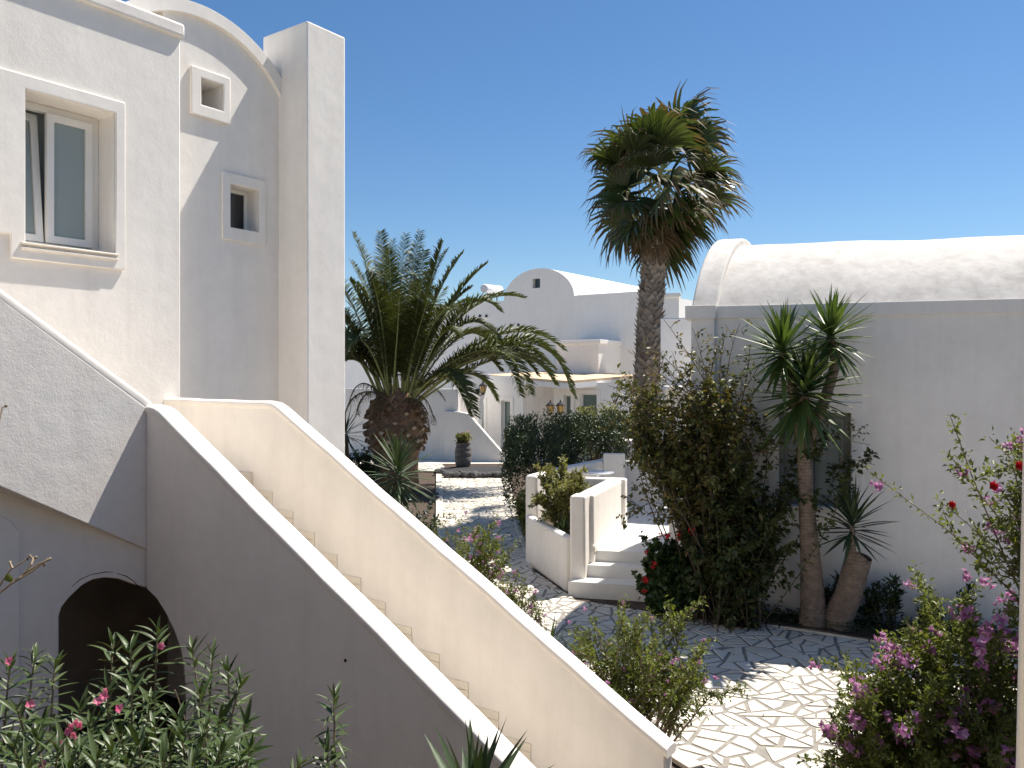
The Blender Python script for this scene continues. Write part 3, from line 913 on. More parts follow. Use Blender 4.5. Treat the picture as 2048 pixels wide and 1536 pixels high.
# left wing of floor behind the planter
for i in range(-2, 0):
    for j in range(3, 9):
        p = fl + ut_ * (i * sl) + vt_ * (j * sl)
        MB().box(p + Z3 * 0.3, ut_ * (sl - 0.006), vt_ * (sl - 0.006), Z3 * 0.288).build('floor_slab', M['terrace'], terr, bevel=0.003)
def low_wall(pts, th, z0, z1, name, mat='white_smooth', par=terr, round_=0.05):
    """wall along pts (2D, left edge), thickness to the left"""
    for a, b in zip(pts[:-1], pts[1:]):
        a = Vector((a[0], a[1], z0)); b = Vector((b[0], b[1], z0))
        d = (b - a).normalized(); nn = Vector((-d.y, d.x, 0))
        MB().box(a, b - a, nn * th, Z3 * (z1 - z0)).build(name, M[mat], par, bevel=round_, seg=4)
# entrance pier at left of the steps, running back
pb = Vector((0.915, 13.2, 0))
prof_pier = [pb, pb + ut_ * 0.26]
MB().box(pb - Z3 * 0.04, ut_ * 0.25, vt_ * 0.34, Z3 * 1.575).build('entrance_pier', M['white_smooth'], terr, bevel=0.045, seg=4)
pb2 = pb + vt_ * 0.30 + ut_ * 0.012
MB().box(pb2 - Z3 * 0.04, ut_ * 0.30, vt_ * 2.1, Z3 * 1.56).build('side_wall', M['white_smooth'], terr, bevel=0.045, seg=4)
MB().box(pb2 + ut_ * 0.302 + Z3 * 0.588, ut_ * 0.02, vt_ * 2.1, Z3 * 0.10).build('plinth', M['white_smooth'], terr, bevel=0.006)
MB().box(pb + ut_ * 0.252 + vt_ * 0.3 + Z3 * 0.588, ut_ * 0.055, vt_ * 0.10, Z3 * 0.12).build('plinth', M['white_smooth'], terr, bevel=0.006)
pe = pb2 + vt_ * 2.1
# back wall of the planter with projecting end
MB().box(pe + ut_ * 0.36 - vt_ * 0.001 + Z3 * 0.3, ut_ * -0.95, vt_ * 0.22, Z3 * 1.235).build('planter_wall', M['white_smooth'], terr, bevel=0.04, seg=4)
# planter front (low) and the tall outer wall
low_wall([(0.862, 13.3), (0.245, 15.45)], -0.16, -0.04, 0.855, 'planter_wall')
low_wall([(0.234, 15.47), (0.90, 16.9), (2.0, 18.7)], -0.25, -0.04, 1.60, 'outer_wall', round_=0.07)
MB().prism([(0.95, 13.4), (1.55, 15.2), (0.9, 16.2), (0.45, 15.5)], -0.02, 0.72).build('planter_soil', M['soil'], terr)
# far walls
bk = Plane((2.0, 19.1), (math.cos(R(13)), -math.sin(R(13))))
low_wall([(1.95, 19.2), (6.0, 18.2)], 0.22, 0.2, 1.50, 'back_wall')
MB().box(at(1206, 985, 18.2) - Z3 * 0.35, ut_ * 0.45, vt_ * 0.18, Z3 * (at(1206, 907, 18.2).z - at(1206, 985, 18.2).z + 0.35)).build('wall_stub', M['white_smooth'], terr, bevel=0.02)
# right hand pier of the entrance
pr = Vector(((1337 - CX) / F * 13.75, 13.75, 0))
MB().box(pr + Z3 * -0.04, ut_ * 0.9, vt_ * 0.3, Z3 * 1.56).build('entrance_pier', M['white_smooth'], terr, bevel=0.04, seg=4)
# sunlit wall behind the terrace
tag(MB().box(at(1222, 930, 22) - Z3 * 1.0, Vector((1.9, 0.3, 0)), Vector((-0.12, 0.9, 0)), Z3 * (at(1222, 880, 22).z - at(1222, 930, 22).z + 1.0)).build('garden_wall', M['white'], None, bevel=0.06, seg=3),
    'sunlit white garden wall end between the hedge and the climber', 'wall')
# round table
tc = at(1196, 937, 17.5); tc.z = 0.688
tb = thing('round_table', 'small round white table on the terrace behind the planter', 'table', tc)
MB().lathe(tc, [(0.02, 0.70), (0.33, 0.705), (0.34, 0.715), (0.34, 0.735), (0.33, 0.742), (0.01, 0.744)], 32).build('tabletop', M['table'], tb, smooth=40)
MB().lathe(tc, [(0.035, 0.02), (0.03, 0.1), (0.028, 0.69), (0.05, 0.70)], 12).build('leg', M['table'], tb, smooth=40)
MB().lathe(tc, [(0.2, -0.1), (0.2, -0.085), (0.05, -0.06), (0.03, 0.06)], 20).build('base', M['table'], tb, smooth=40)

# ================================================================== BACKGROUND HOUSES
far = thing('distant_vaulted_house', 'distant white house with a round barrel gable and one small square window', 'house', at(1150, 757, 43))
PG = Plane(at(1078, 700, 42).to_2d(), w, -u)
ga0, ga1 = PG.pt(1008, 600)[0], PG.pt(1148, 600)[0]
gc, gr = (ga0 + ga1) / 2, (ga1 - ga0) / 2
gz1 = PG.pt(1085, 536)[1]
gzs = PG.pt(1148, 592)[1]
gri = gz1 - gzs
arcg = [(gc + gr * math.cos(t), gzs + gri * math.sin(t)) for t in np.linspace(0, math.pi, 32)]
fw = rect(PG, 1065, 1080, 557, 557, 576, 576)
lft = PG.pt(860, 600)[0]; lf0 = PG.pt(640, 600)[0]; rgt = PG.pt(1312, 585)[0]
outer = [(rgt, -0.05), (rgt, gzs), (ga1 + 0.03, gzs)] + arcg + [(ga0 - 0.03, PG.pt(1000, 602)[1]), (lft, PG.pt(1000, 602)[1]), (lft, PG.pt(860, 690)[1]), (lf0, PG.pt(860, 690)[1]), (lf0, -0.05)]
MB().plate(PG, outer, [rp(fw)], 0.3).build('wall', M['far_white'], far)
MB().plate(PG, rp((fw[0] + 0.06, fw[1], fw[2], fw[3])), [], 0.02, -0.18).build('window', M['pane_dark'], far)
MB().plate(PG, [(ga1 + 0.04, -0.05), (rgt, -0.05), (rgt, gzs + 0.02), (ga1 + 0.04, gzs + 0.02)], [], 0.06, 0.07).build('side_wing', M['far_white'], far, bevel=0.02)
vs, fs = [], []
for dd in (0.0, 11.0):
    for a, z in arcg:
        p = PG.w(a, z) + U3 * (dd + 0.3); vs.append(p)
n = len(arcg)
for i in range(n - 1): fs.append((i, i + 1, n + i + 1, n + i))
fs.append(tuple(range(n, 2 * n)))
m_ = MB(); m_.add(vs, fs); m_.build('vault_roof', M['far_white'], far, smooth=40)
m_ = MB(); m_.box(PG.w(lft, -0.05) + U3 * 0.31, W3 * (rgt - lft), U3 * 10, Z3 * (gzs - 0.1)); m_.build('body', M['far_white'], far)
for px, py in ((960, 632), (973, 632), (1022, 651), (1037, 650)):
    a, z = PG.pt(px, py)
    MB().tube([PG.w(a, z, 0.03), PG.w(a, z, -0.1)], 0.085, 12).build('vent', M['pane_dark'], far)
# cylinder of the water heater on the roof
t0, t1 = at(968, 577, 43.5), at(1000, 580, 46.5)
tank = thing('water_tank', 'pale cylindrical water tank lying on the distant flat roof', 'tank', (t0.x, t0.y, t0.z - 0.3))
MB().tube([t0, t0 + (t1 - t0) * 0.04, t1 - (t1 - t0) * 0.04, t1], [0.2, 0.24, 0.24, 0.2], 20).build('cylinder', M['tank'], tank, smooth=40)
for k in (0.2, 0.8):
    q = t0 + (t1 - t0) * k
    MB().box(q - Vector((0.03, 0.03, 0.75)), (0.06, 0, 0), (0, 0.06, 0), (0, 0, 0.6)).build('leg', M['iron'], tank)

# middle blocks in front of the distant house
ann = thing('annex_house', 'white single storey annex with tan canopy, glass doors and lanterns beyond the hedge', 'house', at(1080, 880, 37))
def wedge(name, P, dx, dy, dz, mat, par, bevel=0.0):
    return MB().box(P, dx, dy, dz).build(name, M[mat], par, bevel=bevel)
# upper box with coping
q0 = at(1113, 752, 39); q1 = at(1197, 752, 37.6)
hz = at(1113, 690, 39).z
ex = Vector((q1.x - q0.x, q1.y - q0.y, 0))
wedge('upper_block', Vector((q0.x, q0.y, 2.8)), ex, U3 * 3.0, Z3 * (hz - 2.8), 'far_white', ann)
wedge('upper_coping', Vector((q0.x - 0.06, q0.y - 0.06, hz)), ex + Vector((0.12, 0, 0)), U3 * 3.1, Z3 * 0.2, 'far_white', ann, 0.02)
# left annex wall with doors
PB = Plane(at(985, 850, 37).to_2d(), w, -u)
d1 = rect(PB, 949, 968, 803, 803, 925, 925); d2 = rect(PB, 1003, 1021, 801, 801, 925, 925)
d1 = (d1[0], d1[1], 0.0, d1[3]); d2 = (d2[0], d2[1], 0.0, d2[3])
la0, la1 = PB.pt(905, 800)[0], PB.pt(1046, 800)[0]
zb = PB.pt(985, 752)[1]
MB().plate(PB, [(la0, -0.05), (la1, -0.05), (la1, zb), (la0, zb)], [[(d[0], 0.02), (d[1], 0.02), (d[1], d[3]), (d[0], d[3])] for d in (d1, d2)], 0.35).build('wall', M['far_white'], ann)
for d in (d1, d2):
    dd = MB().plate(PB, [(d[0], 0.02), (d[1], 0.02), (d[1], d[3]), (d[0], d[3])], [[(d[0] + 0.06, 0.1), (d[1] - 0.06, 0.1), (d[1] - 0.06, d[3] - 0.06), (d[0] + 0.06, d[3] - 0.06)]], 0.05, -0.16).build('door', M['frame'], ann)
    MB().plate(PB, [(d[0] + 0.05, 0.09), (d[1] - 0.05, 0.09), (d[1] - 0.05, d[3] - 0.05), (d[0] + 0.05, d[3] - 0.05)], [], 0.01, -0.19).build('pane', M['pane_green'], dd)
    MB().plate(PB, [(d[0] - 0.16, 0.0), (d[1] + 0.16, 0.0), (d[1] + 0.16, d[3] + 0.16), (d[0] - 0.16, d[3] + 0.16)], [[(d[0] - 0.002, 0.02), (d[1] + 0.002, 0.02), (d[1] + 0.002, d[3] + 0.002), (d[0] - 0.002, d[3] + 0.002)]], 0.03, 0.035).build('door_surround', M['far_white'], ann)
# porch recess back wall
PQ = Plane(at(1085, 850, 39.5).to_2d(), w, -u)
MB().plate(PQ, [(PQ.pt(1030, 0)[0], -0.05), (PQ.pt(1130, 0)[0], -0.05), (PQ.pt(1130, 0)[0], 3.4), (PQ.pt(1030, 0)[0], 3.4)], [], 0.2).build('porch_wall', M['cream'], ann)
# right annex wall
PC = Plane(at(1170, 850, 35).to_2d(), w, -u)
e1 = rect(PC, 1127, 1142, 790, 790, 925, 925); e2 = rect(PC, 1160, 1194, 787, 787, 925, 925)
ra0, ra1 = PC.pt(1108, 800)[0], PC.pt(1330, 800)[0]
zr = PC.pt(1170, 765)[1]
MB().plate(PC, [(ra0, -0.05), (ra1, -0.05), (ra1, zr), (ra0, zr)], [[(d[0], 0.02), (d[1], 0.02), (d[1], d[3]), (d[0], d[3])] for d in (e1, e2)], 0.35).build('wall', M['far_white'], ann)
for d in (e1, e2):
    dd = MB().plate(PC, [(d[0], 0.02), (d[1], 0.02), (d[1], d[3]), (d[0], d[3])], [[(d[0] + 0.06, 0.1), (d[1] - 0.06, 0.1), (d[1] - 0.06, d[3] - 0.06), (d[0] + 0.06, d[3] - 0.06)]], 0.05, -0.16).build('door', M['frame'], ann)
    MB().plate(PC, [(d[0] + 0.05, 0.09), (d[1] - 0.05, 0.09), (d[1] - 0.05, d[3] - 0.05), (d[0] + 0.05, d[3] - 0.05)], [], 0.01, -0.19).build('pane', M['pane_green'], dd)
    MB().plate(PC, [(d[0] - 0.16, 0.0), (d[1] + 0.16, 0.0), (d[1] + 0.16, d[3] + 0.16), (d[0] - 0.16, d[3] + 0.16)], [[(d[0] - 0.002, 0.02), (d[1] + 0.002, 0.02), (d[1] + 0.002, d[3] + 0.002), (d[0] - 0.002, d[3] + 0.002)]], 0.03, 0.035).build('door_surround', M['far_white'], ann)
# tan canopy slab with its corner towards us
ca_ = at(1138, 762, 33.5); cl_ = at(972, 749, 38); cr_ = at(1275, 750, 36.5); cb_ = at(1125, 740, 41)
th_ = Z3 * 0.10
can = MB().add([ca_, cr_, cb_, cl_, ca_ - th_, cr_ - th_, cb_ - th_, cl_ - th_], [(0, 1, 2, 3), (4, 7, 6, 5), (0, 4, 5, 1), (1, 5, 6, 2), (2, 6, 7, 3), (3, 7, 4, 0)])
can.build('canopy', M['tan'], ann)
fz = Z3 * 0.22
def fascia(a, b):
    d = (b - a); nn = Vector((d.y, -d.x, 0)).normalized()
    MB().box(a - th_ - fz + nn * 0.01, d, nn * -0.12, fz - Z3 * 0.003).build('fascia', M['far_white'], ann)
fascia(cl_, ca_); fascia(ca_, cr_)

# white stair wall in front of the annex
PS = Plane(at(950, 900, 34.3).to_2d(), (math.cos(R(20)), -math.sin(R(20))))
def P_(*xy): return [PS.pt(x, y) for x, y in xy]
sp = [PS.pt(836, 924)[0], PS.pt(916, 924)[0]]
tz = PS.pt(900, 748)[1]
fsw = thing('far_stair_wall', 'pale wall with a sloping stair parapet behind the clay pot', 'wall', PS.w(0, 0))
MB().plate(PS, [(PS.pt(690, 0)[0], -0.05), (PS.pt(915, 0)[0], -0.05), (PS.pt(915, 0)[0], PS.pt(915, 778)[1]), (PS.pt(690, 0)[0], PS.pt(915, 778)[1])], [], 0.25, -0.06).build('tall_wall', M['white'], fsw, bevel=0.02)
a917 = PS.pt(917, 0)[0]
sl_pts = [(PS.pt(890, 0)[0], -0.05), (PS.pt(1012, 0)[0], -0.05), (PS.pt(1012, 0)[0], PS.pt(1012, 912)[1]), PS.pt(938, 827), PS.pt(917, 823), (PS.pt(890, 0)[0], PS.pt(917, 823)[1])]
MB().plate(PS, sl_pts, [], 0.2, 0.1).build('stair_parapet', M['white'], fsw, bevel=0.02)
# lit wall above the parapet
PT = Plane(at(940, 800, 36).to_2d(), (math.cos(R(36)), -math.sin(R(36))))
tag(MB().plate(PT, [PT.pt(917, 900), PT.pt(955, 900), PT.pt(960, 800), PT.pt(975, 748), PT.pt(917, 748)], [], 0.25).build('gate_wall', M['far_white'], None, bevel=0.02),
    'narrow white wall with a slanting right edge above the stair parapet', 'wall')
# block and wall beside the fan palm
cw = thing('courtyard_wall', 'plain white wall behind the fan palm trunk with a taller block', 'wall', at(1345, 900, 19.1))
PE = Plane(at(1345, 800, 19.1).to_2d(), u2)
MB().plate(PE, [(PE.pt(1321, 0)[0], -0.05), (PE.pt(1400, 0)[0], -0.05), (PE.pt(1400, 0)[0], PE.pt(1345, 636)[1]), (PE.pt(1321, 0)[0], PE.pt(1345, 636)[1])], [], 0.3).build('low_wall', M['far_white'], cw, bevel=0.02)
PF = Plane(at(1330, 700, 34).to_2d(), (math.cos(R(10)), -math.sin(R(10))))
z_top = PF.pt(1340, 594)[1]
MB().plate(PF, [(PF.pt(1290, 0)[0], 2), (PF.pt(1356, 0)[0], 2), (PF.pt(1358, 0)[0], z_top), (PF.pt(1290, 0)[0], z_top)], [], 2.5).build('tall_block', M['far_white'], cw)
MB().plate(PF, [(PF.pt(1290, 0)[0], z_top), (PF.pt(1362, 0)[0], z_top), (PF.pt(1362, 0)[0], z_top + 0.16), (PF.pt(1290, 0)[0], z_top + 0.16)], [], 2.6, 0.08).build('block_coping', M['far_white'], cw, bevel=0.02)

# lanterns ---------------------------------------------------------------
def lantern_parts(root, c, s=1.0):
    """c = centre of the glass body"""
    h = 0.30 * s
    m_ = MB()
    top, bot = 0.16 * s, 0.10 * s
    vs, fs = [], []
    for r, z in ((bot, -h / 2), (top, h / 2)):
        for k in range(6):
            th = math.pi / 3 * k
            vs.append((c[0] + r * math.cos(th), c[1] + r * math.sin(th), c[2] + z))
    fs = [(k, (k + 1) % 6, 6 + (k + 1) % 6, 6 + k) for k in range(6)]
    m_.add(vs, fs); m_.build('glass', M['amber'], root)
    fr = MB()
    for k in range(6):
        fr.tube([Vector(vs[k]), Vector(vs[6 + k])], 0.013 * s, 4)
    fr.build('cage', M['iron'], root)
    MB().lathe(c, [(0.21 * s, h / 2), (0.19 * s, h / 2 + 0.03 * s), (0.09 * s, h / 2 + 0.13 * s), (0.05 * s, h / 2 + 0.15 * s), (0.03 * s, h / 2 + 0.2 * s), (0.005, h / 2 + 0.26 * s)], 6).build('cap', M['iron'], root)
    MB().lathe(c, [(0.03 * s, -h / 2 - 0.1 * s), (0.06 * s, -h / 2 - 0.05 * s), (0.11 * s, -h / 2 - 0.02 * s), (0.11 * s, -h / 2)], 6).build('holder', M['iron'], root)
for (px, py, Y, lab) in ((966, 779, 35.2, 'black wall lantern with amber glass above the sloping stair parapet'), (1058, 766, 36.0, 'black wall lantern with amber glass under the tan canopy')):
    c = at(px, py, Y)
    ln = thing('wall_lantern', lab, 'lantern', c, 'wall lanterns of the annex')
    lantern_parts(ln, c, 0.92)
    MB().tube([c + Vector((-0.02, 0, -0.2)), c + Vector((-0.12, 0.1, -0.28)), c + Vector((-0.24, 0.3, -0.2)), c + Vector((-0.26, 0.45, -0.1))], 0.025, 6).build('bracket', M['iron'], ln)
    MB().lathe(c + Vector((-0.26, 0.45, -0.1)), [(0.07, -0.12), (0.09, 0), (0.07, 0.12)], 8).build('rose', M['iron'], ln)
lc = at(1112, 835, 31)
lpst = thing('lamp_post', 'black lamp post with two amber lanterns rising behind the hedge', 'lamp post', (lc.x, lc.y, 0))
MB().tube([(lc.x, lc.y, 0), (lc.x, lc.y, 0.4), (lc.x, lc.y, lc.z + 0.15)], [0.08, 0.05, 0.045], 10).build('pole', M['iron'], lpst)
for px in (1101, 1121):
    c = at(px, 819, 31)
    lh = MB().tube([(lc.x, lc.y, c.z - 0.35), ((lc.x + c.x) / 2, lc.y, c.z - 0.42), (c.x, c.y, c.z - 0.24)], 0.02, 6).build('lamp_arm', M['iron'], lpst)
    lantern_parts(lh, c, 0.9)

# clay pot with flowers and lava bed --------------------------------------
pc = gnd(926, 934); pc.z = 0
pot = thing('flower_pot', 'dark ribbed clay pot holding a green plant on the black gravel', 'pot', pc)
prof = [(0.20, 0.0), (0.27, 0.05), (0.31, 0.2), (0.325, 0.4), (0.31, 0.42), (0.325, 0.44), (0.315, 0.62), (0.30, 0.64), (0.31, 0.66), (0.27, 0.8), (0.25, 0.84), (0.285, 0.88), (0.285, 0.94), (0.24, 0.94), (0.22, 0.86)]
MB().lathe(pc, prof, 28).build('pot_body', M['pot'], pot, smooth=50)
gb = MB()
fill_poly(gb, [gnd(872, 940).to_2d(), gnd(882, 952).to_2d(), gnd(935, 957).to_2d(), gnd(1010, 956).to_2d(), gnd(1012, 934).to_2d(), gnd(930, 931).to_2d()], 0.02)
tag(gb.build('gravel_bed', M['lava']), 'bed of black lava gravel around the pot', None, None, 'structure')
rk = []
for sd in range(4):
    bm = bmesh.new()
    bmesh.ops.create_icosphere(bm, subdivisions=2, radius=0.5)
    rr = random.Random(sd)
    for vtx in bm.verts:
        vtx.co *= 1 + rr.uniform(-0.16, 0.16)
        vtx.co.z *= 0.75
    me = bpy.data.meshes.new('lava_rock'); bm.to_mesh(me); bm.free()
    me.materials.append(M['rock'])
    rk.append(me)
xs = list(np.linspace(876, 1004, 15))
for i, x in enumerate(xs):
    p = gnd(x, 955 + rng.uniform(-1, 1) - (6 if x < 890 else 0))
    s_ = rng.uniform(0.24, 0.40)
    o = inst('lava_rock', rk[i % 4], None, Matrix.Translation((p.x, p.y, 0.10)) @ Matrix.Rotation(rng.uniform(0, 6), 4, 'Z') @ Matrix.Scale(s_, 4))
    tag(o, 'rough black lava rock in the row edging the gravel bed', 'rock', 'lava rocks edging the gravel bed')
# ================================================================== PLANTS
def np_unit(a):
    return a / np.maximum(np.linalg.norm(a, axis=1, keepdims=True), 1e-9)

def leaf_arrays(pos, d, nrm, L, W, fold=0.25, curl=0.15, fine=False):
    """numpy leaves; returns verts, faces"""
    d = np_unit(d)
    side = np_unit(np.cross(d, nrm))
    up = np.cross(side, d)
    L = L[:, None]; W = W[:, None]
    if not fine:
        b = pos
        l = pos + d * L * 0.48 - side * W * 0.5 + up * W * fold
        r = pos + d * L * 0.48 + side * W * 0.5 + up * W * fold
        t = pos + d * L - up * L * curl
        v = np.stack([b, r, t, l], axis=1).reshape(-1, 3)
        n = len(pos)
        i = np.arange(n)[:, None] * 4
        f = np.concatenate([i + np.array([[0, 1, 2]]), i + np.array([[0, 2, 3]])], axis=0)
        return v, f
    b = pos
    m1 = pos + d * L * 0.35
    m2 = pos + d * L * 0.7 - up * L * curl * 0.4
    l1 = m1 - side * W * 0.5 + up * W * fold
    r1 = m1 + side * W * 0.5 + up * W * fold
    l2 = m2 - side * W * 0.38 + up * W * fold * 0.8
    r2 = m2 + side * W * 0.38 + up * W * fold * 0.8
    t = pos + d * L - up * L * curl
    v = np.stack([b, l1, m1, r1, l2, m2, r2, t], axis=1).reshape(-1, 3)
    n = len(pos)
    i = np.arange(n)[:, None] * 8
    f = np.concatenate([i + np.array([q]) for q in ([0, 2, 1], [0, 3, 2], [1, 2, 5], [1, 5, 4], [2, 3, 6], [2, 6, 5], [4, 5, 7], [5, 6, 7])], axis=0)
    return v, f

def tri_mesh(name, v, f, mats):
    me = bpy.data.meshes.new(name)
    nv, nf = len(v), len(f)
    me.vertices.add(nv)
    me.vertices.foreach_set('co', np.ascontiguousarray(v, dtype=np.float32).ravel())
    me.loops.add(nf * 3)
    me.loops.foreach_set('vertex_index', np.ascontiguousarray(f, dtype=np.int32).ravel())
    me.polygons.add(nf)
    me.polygons.foreach_set('loop_start', np.arange(0, nf * 3, 3, dtype=np.int32))
    me.polygons.foreach_set('loop_total', np.full(nf, 3, dtype=np.int32))
    for m in (mats if isinstance(mats, (list, tuple)) else [mats]):
        me.materials.append(m)
    me.update(calc_edges=True)
    me.validate()
    return me

def leaves_obj(name, pos, d, nrm, L, W, mat, parent, stuff=True, **kw):
    v, f = leaf_arrays(np.array(pos), np.array(d), np.array(nrm), np.array(L), np.array(W), **kw)
    me = tri_mesh(name, v, f, mat)
    o = link(bpy.data.objects.new(name, me), parent)
    if stuff: o['kind'] = 'stuff'
    return o

# shared flower meshes ----------------------------------------------------
def flower_mesh(name, petals, r, mat, cup=0.35, layers=1, seed=1):
    rr = random.Random(seed)
    pos, d, nr, L, W = [], [], [], [], []
    for la_ in range(layers):
        for k in range(petals):
            th = 2 * math.pi * (k + 0.5 * la_) / petals + rr.uniform(-0.2, 0.2)
            el = cup + 0.5 * la_ + rr.uniform(-0.15, 0.15)
            dd = (math.cos(th) * math.cos(el), math.sin(th) * math.cos(el), math.sin(el))
            pos.append((0, 0, 0)); d.append(dd); nr.append((0, 0, 1.0)); L.append(r * rr.uniform(0.85, 1.1)); W.append(r * 0.85)
    v, f = leaf_arrays(np.array(pos, float), np.array(d), np.array(nr), np.array(L), np.array(W), fine=True, fold=0.15, curl=0.12)
    return tri_mesh(name, v, f, mat)
def cluster_mesh(name, n, spread, petals, r, mat, seed):
    rr = np.random.default_rng(seed)
    pos, d, nr, L, W = [], [], [], [], []
    for i in range(n):
        c = np_unit(rr.normal(size=(1, 3)))[0] * spread * rr.uniform(0.3, 1)
        ax = np_unit((c + rr.normal(size=3) * spread * 0.4)[None])[0]
        tmp = np.cross(ax, rr.normal(size=3)); tmp /= np.linalg.norm(tmp); b2 = np.cross(ax, tmp)
        for k in range(petals):
            th = 2 * math.pi * k / petals + rr.uniform(-0.3, 0.3)
            dd = (tmp * math.cos(th) + b2 * math.sin(th)) * 0.85 + ax * 0.5
            pos.append(c); d.append(dd); nr.append(ax); L.append(r * rr.uniform(0.8, 1.15)); W.append(r * 0.8)
    v, f = leaf_arrays(np.array(pos), np.array(d), np.array(nr), np.array(L), np.array(W), fold=0.12, curl=0.1)
    return tri_mesh(name, v, f, mat)
FL = {
    'purple': [cluster_mesh('flower', 7, 0.035, 4, 0.026, M['purple'], s) for s in (1, 2, 3)],
    'pink': [flower_mesh('flower', 5, 0.028, M['pink'], 0.4, 1, s) for s in (1, 2)],
    'red': [cluster_mesh('flower', 12, 0.045, 5, 0.026, M['red'], s) for s in (5, 6)],
    'redbig': [flower_mesh('flower', 5, 0.05, M['red'], 0.5, 2, 3)],
    'orange': [flower_mesh('flower', 5, 0.035, M['orange'], 0.5, 1, 4)],
}

def bush(name, label, cat, base, center, radii, n_stems, per_stem, LW, leaf_mat, bark='bark', r0=0.018, seed=1, flower=None, n_fl=0,
         group=None, twigs=2, t0=0.45, shell=0.55, fine=False, base_spread=0.08, flat_bottom=None, fl_scale=(0.8, 1.3), droop=0.0, upward=0.4, tip_fl=True, jitter=0.05, extra_tips=()):
    rr = np.random.default_rng(seed)
    base = np.array(base, float); center = np.array(center, float); radii = np.array(radii, float)
    root = thing(name, label, cat, tuple(base), group)
    st = MB()
    pos, d, nr, L, W = [], [], [], [], []
    tips = []
    tipl = []
    for i in range(n_stems):
        v = np_unit(rr.normal(size=(1, 3)))[0]
        rad = shell + (1 - shell) * rr.random() ** 0.6
        tip = center + v * radii * rad
        if flat_bottom is not None and tip[2] < flat_bottom: tip[2] = flat_bottom + rr.random() * 0.2
        tipl.append(tip)
    tipl += [np.array(t, float) for t in extra_tips]
    for tip in tipl:
        b = base + np.array([rr.normal() * base_spread, rr.normal() * base_spread, 0])
        c1 = b * 0.6 + tip * 0.4
        c1[2] = b[2] + (tip[2] - b[2]) * 0.65
        c1[:2] += rr.normal(size=2) * 0.1 * np.linalg.norm(tip - b)
        path = [b * (1 - t) ** 2 + c1 * 2 * t * (1 - t) + tip * t * t for t in np.linspace(0, 1, 7)]
        st.tube(path, list(np.linspace(r0, r0 * 0.22, 7)), 5)
        segs = [(path, t0)]
        for k in range(twigs):
            t = rr.uniform(0.45, 0.92)
            p0 = b * (1 - t) ** 2 + c1 * 2 * t * (1 - t) + tip * t * t
            dv = np_unit((tip - c1 + rr.normal(size=3) * np.linalg.norm(tip - c1) * 0.9)[None])[0]
            dv[2] += upward * 0.5
            ln = np.linalg.norm(radii) * rr.uniform(0.18, 0.36)
            p2 = p0 + dv * ln
            p1 = (p0 + p2) / 2 + rr.normal(size=3) * 0.05 * ln
            tp = [p0, p1, p2]
            st.tube(tp, [r0 * 0.35, r0 * 0.25, r0 * 0.14], 4)
            segs.append((tp, 0.15))
        for (pp, ts) in segs:
            pp = np.array(pp)
            m = per_stem if len(pp) > 3 else max(4, per_stem // 2)
            for k in range(m):
                t = ts + (1 - ts) * rr.random() ** 0.8
                x = t * (len(pp) - 1); i0 = min(int(x), len(pp) - 2); fx = x - i0
                p = pp[i0] * (1 - fx) + pp[i0 + 1] * fx
                tang = pp[i0 + 1] - pp[i0]; tang /= np.linalg.norm(tang) + 1e-9
                rv = rr.normal(size=3); rv -= tang * rv.dot(tang); rv /= np.linalg.norm(rv) + 1e-9
                dd = rv * 0.85 + tang * 0.55; dd[2] += upward * 0.4 - droop
                pos.append(p + rr.normal(size=3) * jitter * 0.4); d.append(dd)
                nn = np.array([0, 0, 1.0]) + rr.normal(size=3) * 0.55
                nr.append(nn); s = rr.uniform(0.6, 1.25)
                L.append(LW[0] * s); W.append(LW[1] * s)
            tips.append((pp[-1], pp[-1] - pp[-2]))
    st.build('stems', M[bark], root, smooth=60, recalc=False)
    leaves_obj('foliage', pos, d, nr, L, W, M[leaf_mat], root, fine=fine)
    if flower:
        meshes = FL[flower]
        for k in range(n_fl):
            p, dv = tips[int(rr.integers(len(tips)))] if tip_fl else (pos[int(rr.integers(len(pos)))], np.array([0, 0, 1.0]))
            p = np.array(p) + rr.normal(size=3) * jitter
            dv = np.array(dv) / (np.linalg.norm(dv) + 1e-9) + np.array([0, -0.3, 0.3])
            Mx = Matrix.Translation(Vector(p)) @ Vector(dv).to_track_quat('Z', 'Y').to_matrix().to_4x4() @ Matrix.Rotation(rr.uniform(0, 6.28), 4, 'Z') @ Matrix.Scale(rr.uniform(*fl_scale), 4)
            inst('flower', meshes[int(rr.integers(len(meshes)))], root, Mx)
    return root

# ---- blades for yuccas, dracaena, agave ----------------------------------
def blade_mesh(name, L, W, bend, mat, base_w=0.55, seed=0, n=7):
    vs, fs = [], []
    for i in range(n + 1):
        t = i / n
        wd = W * (base_w + (1 - base_w) * math.sin(min(1, t / 0.4) * math.pi / 2)) * (1 if t < 0.4 else max(0.02, 1 - ((t - 0.4) / 0.6) ** 1.6))
        y = L * t * (1 - 0.15 * bend * t * t)
        z = -bend * L * t * t * 0.6
        vs += [(-wd / 2, y, z + wd * 0.22), (0, y, z), (wd / 2, y, z + wd * 0.22)]
    for i in range(n):
        a = i * 3
        fs += [(a, a + 1, a + 4, a + 3), (a + 1, a + 2, a + 5, a + 4)]
    me = bpy.data.meshes.new(name)
    me.from_pydata(vs, [], fs)
    me.materials.append(mat)
    me.polygons.foreach_set('use_smooth', [True] * len(fs))
    me.update()
    return me
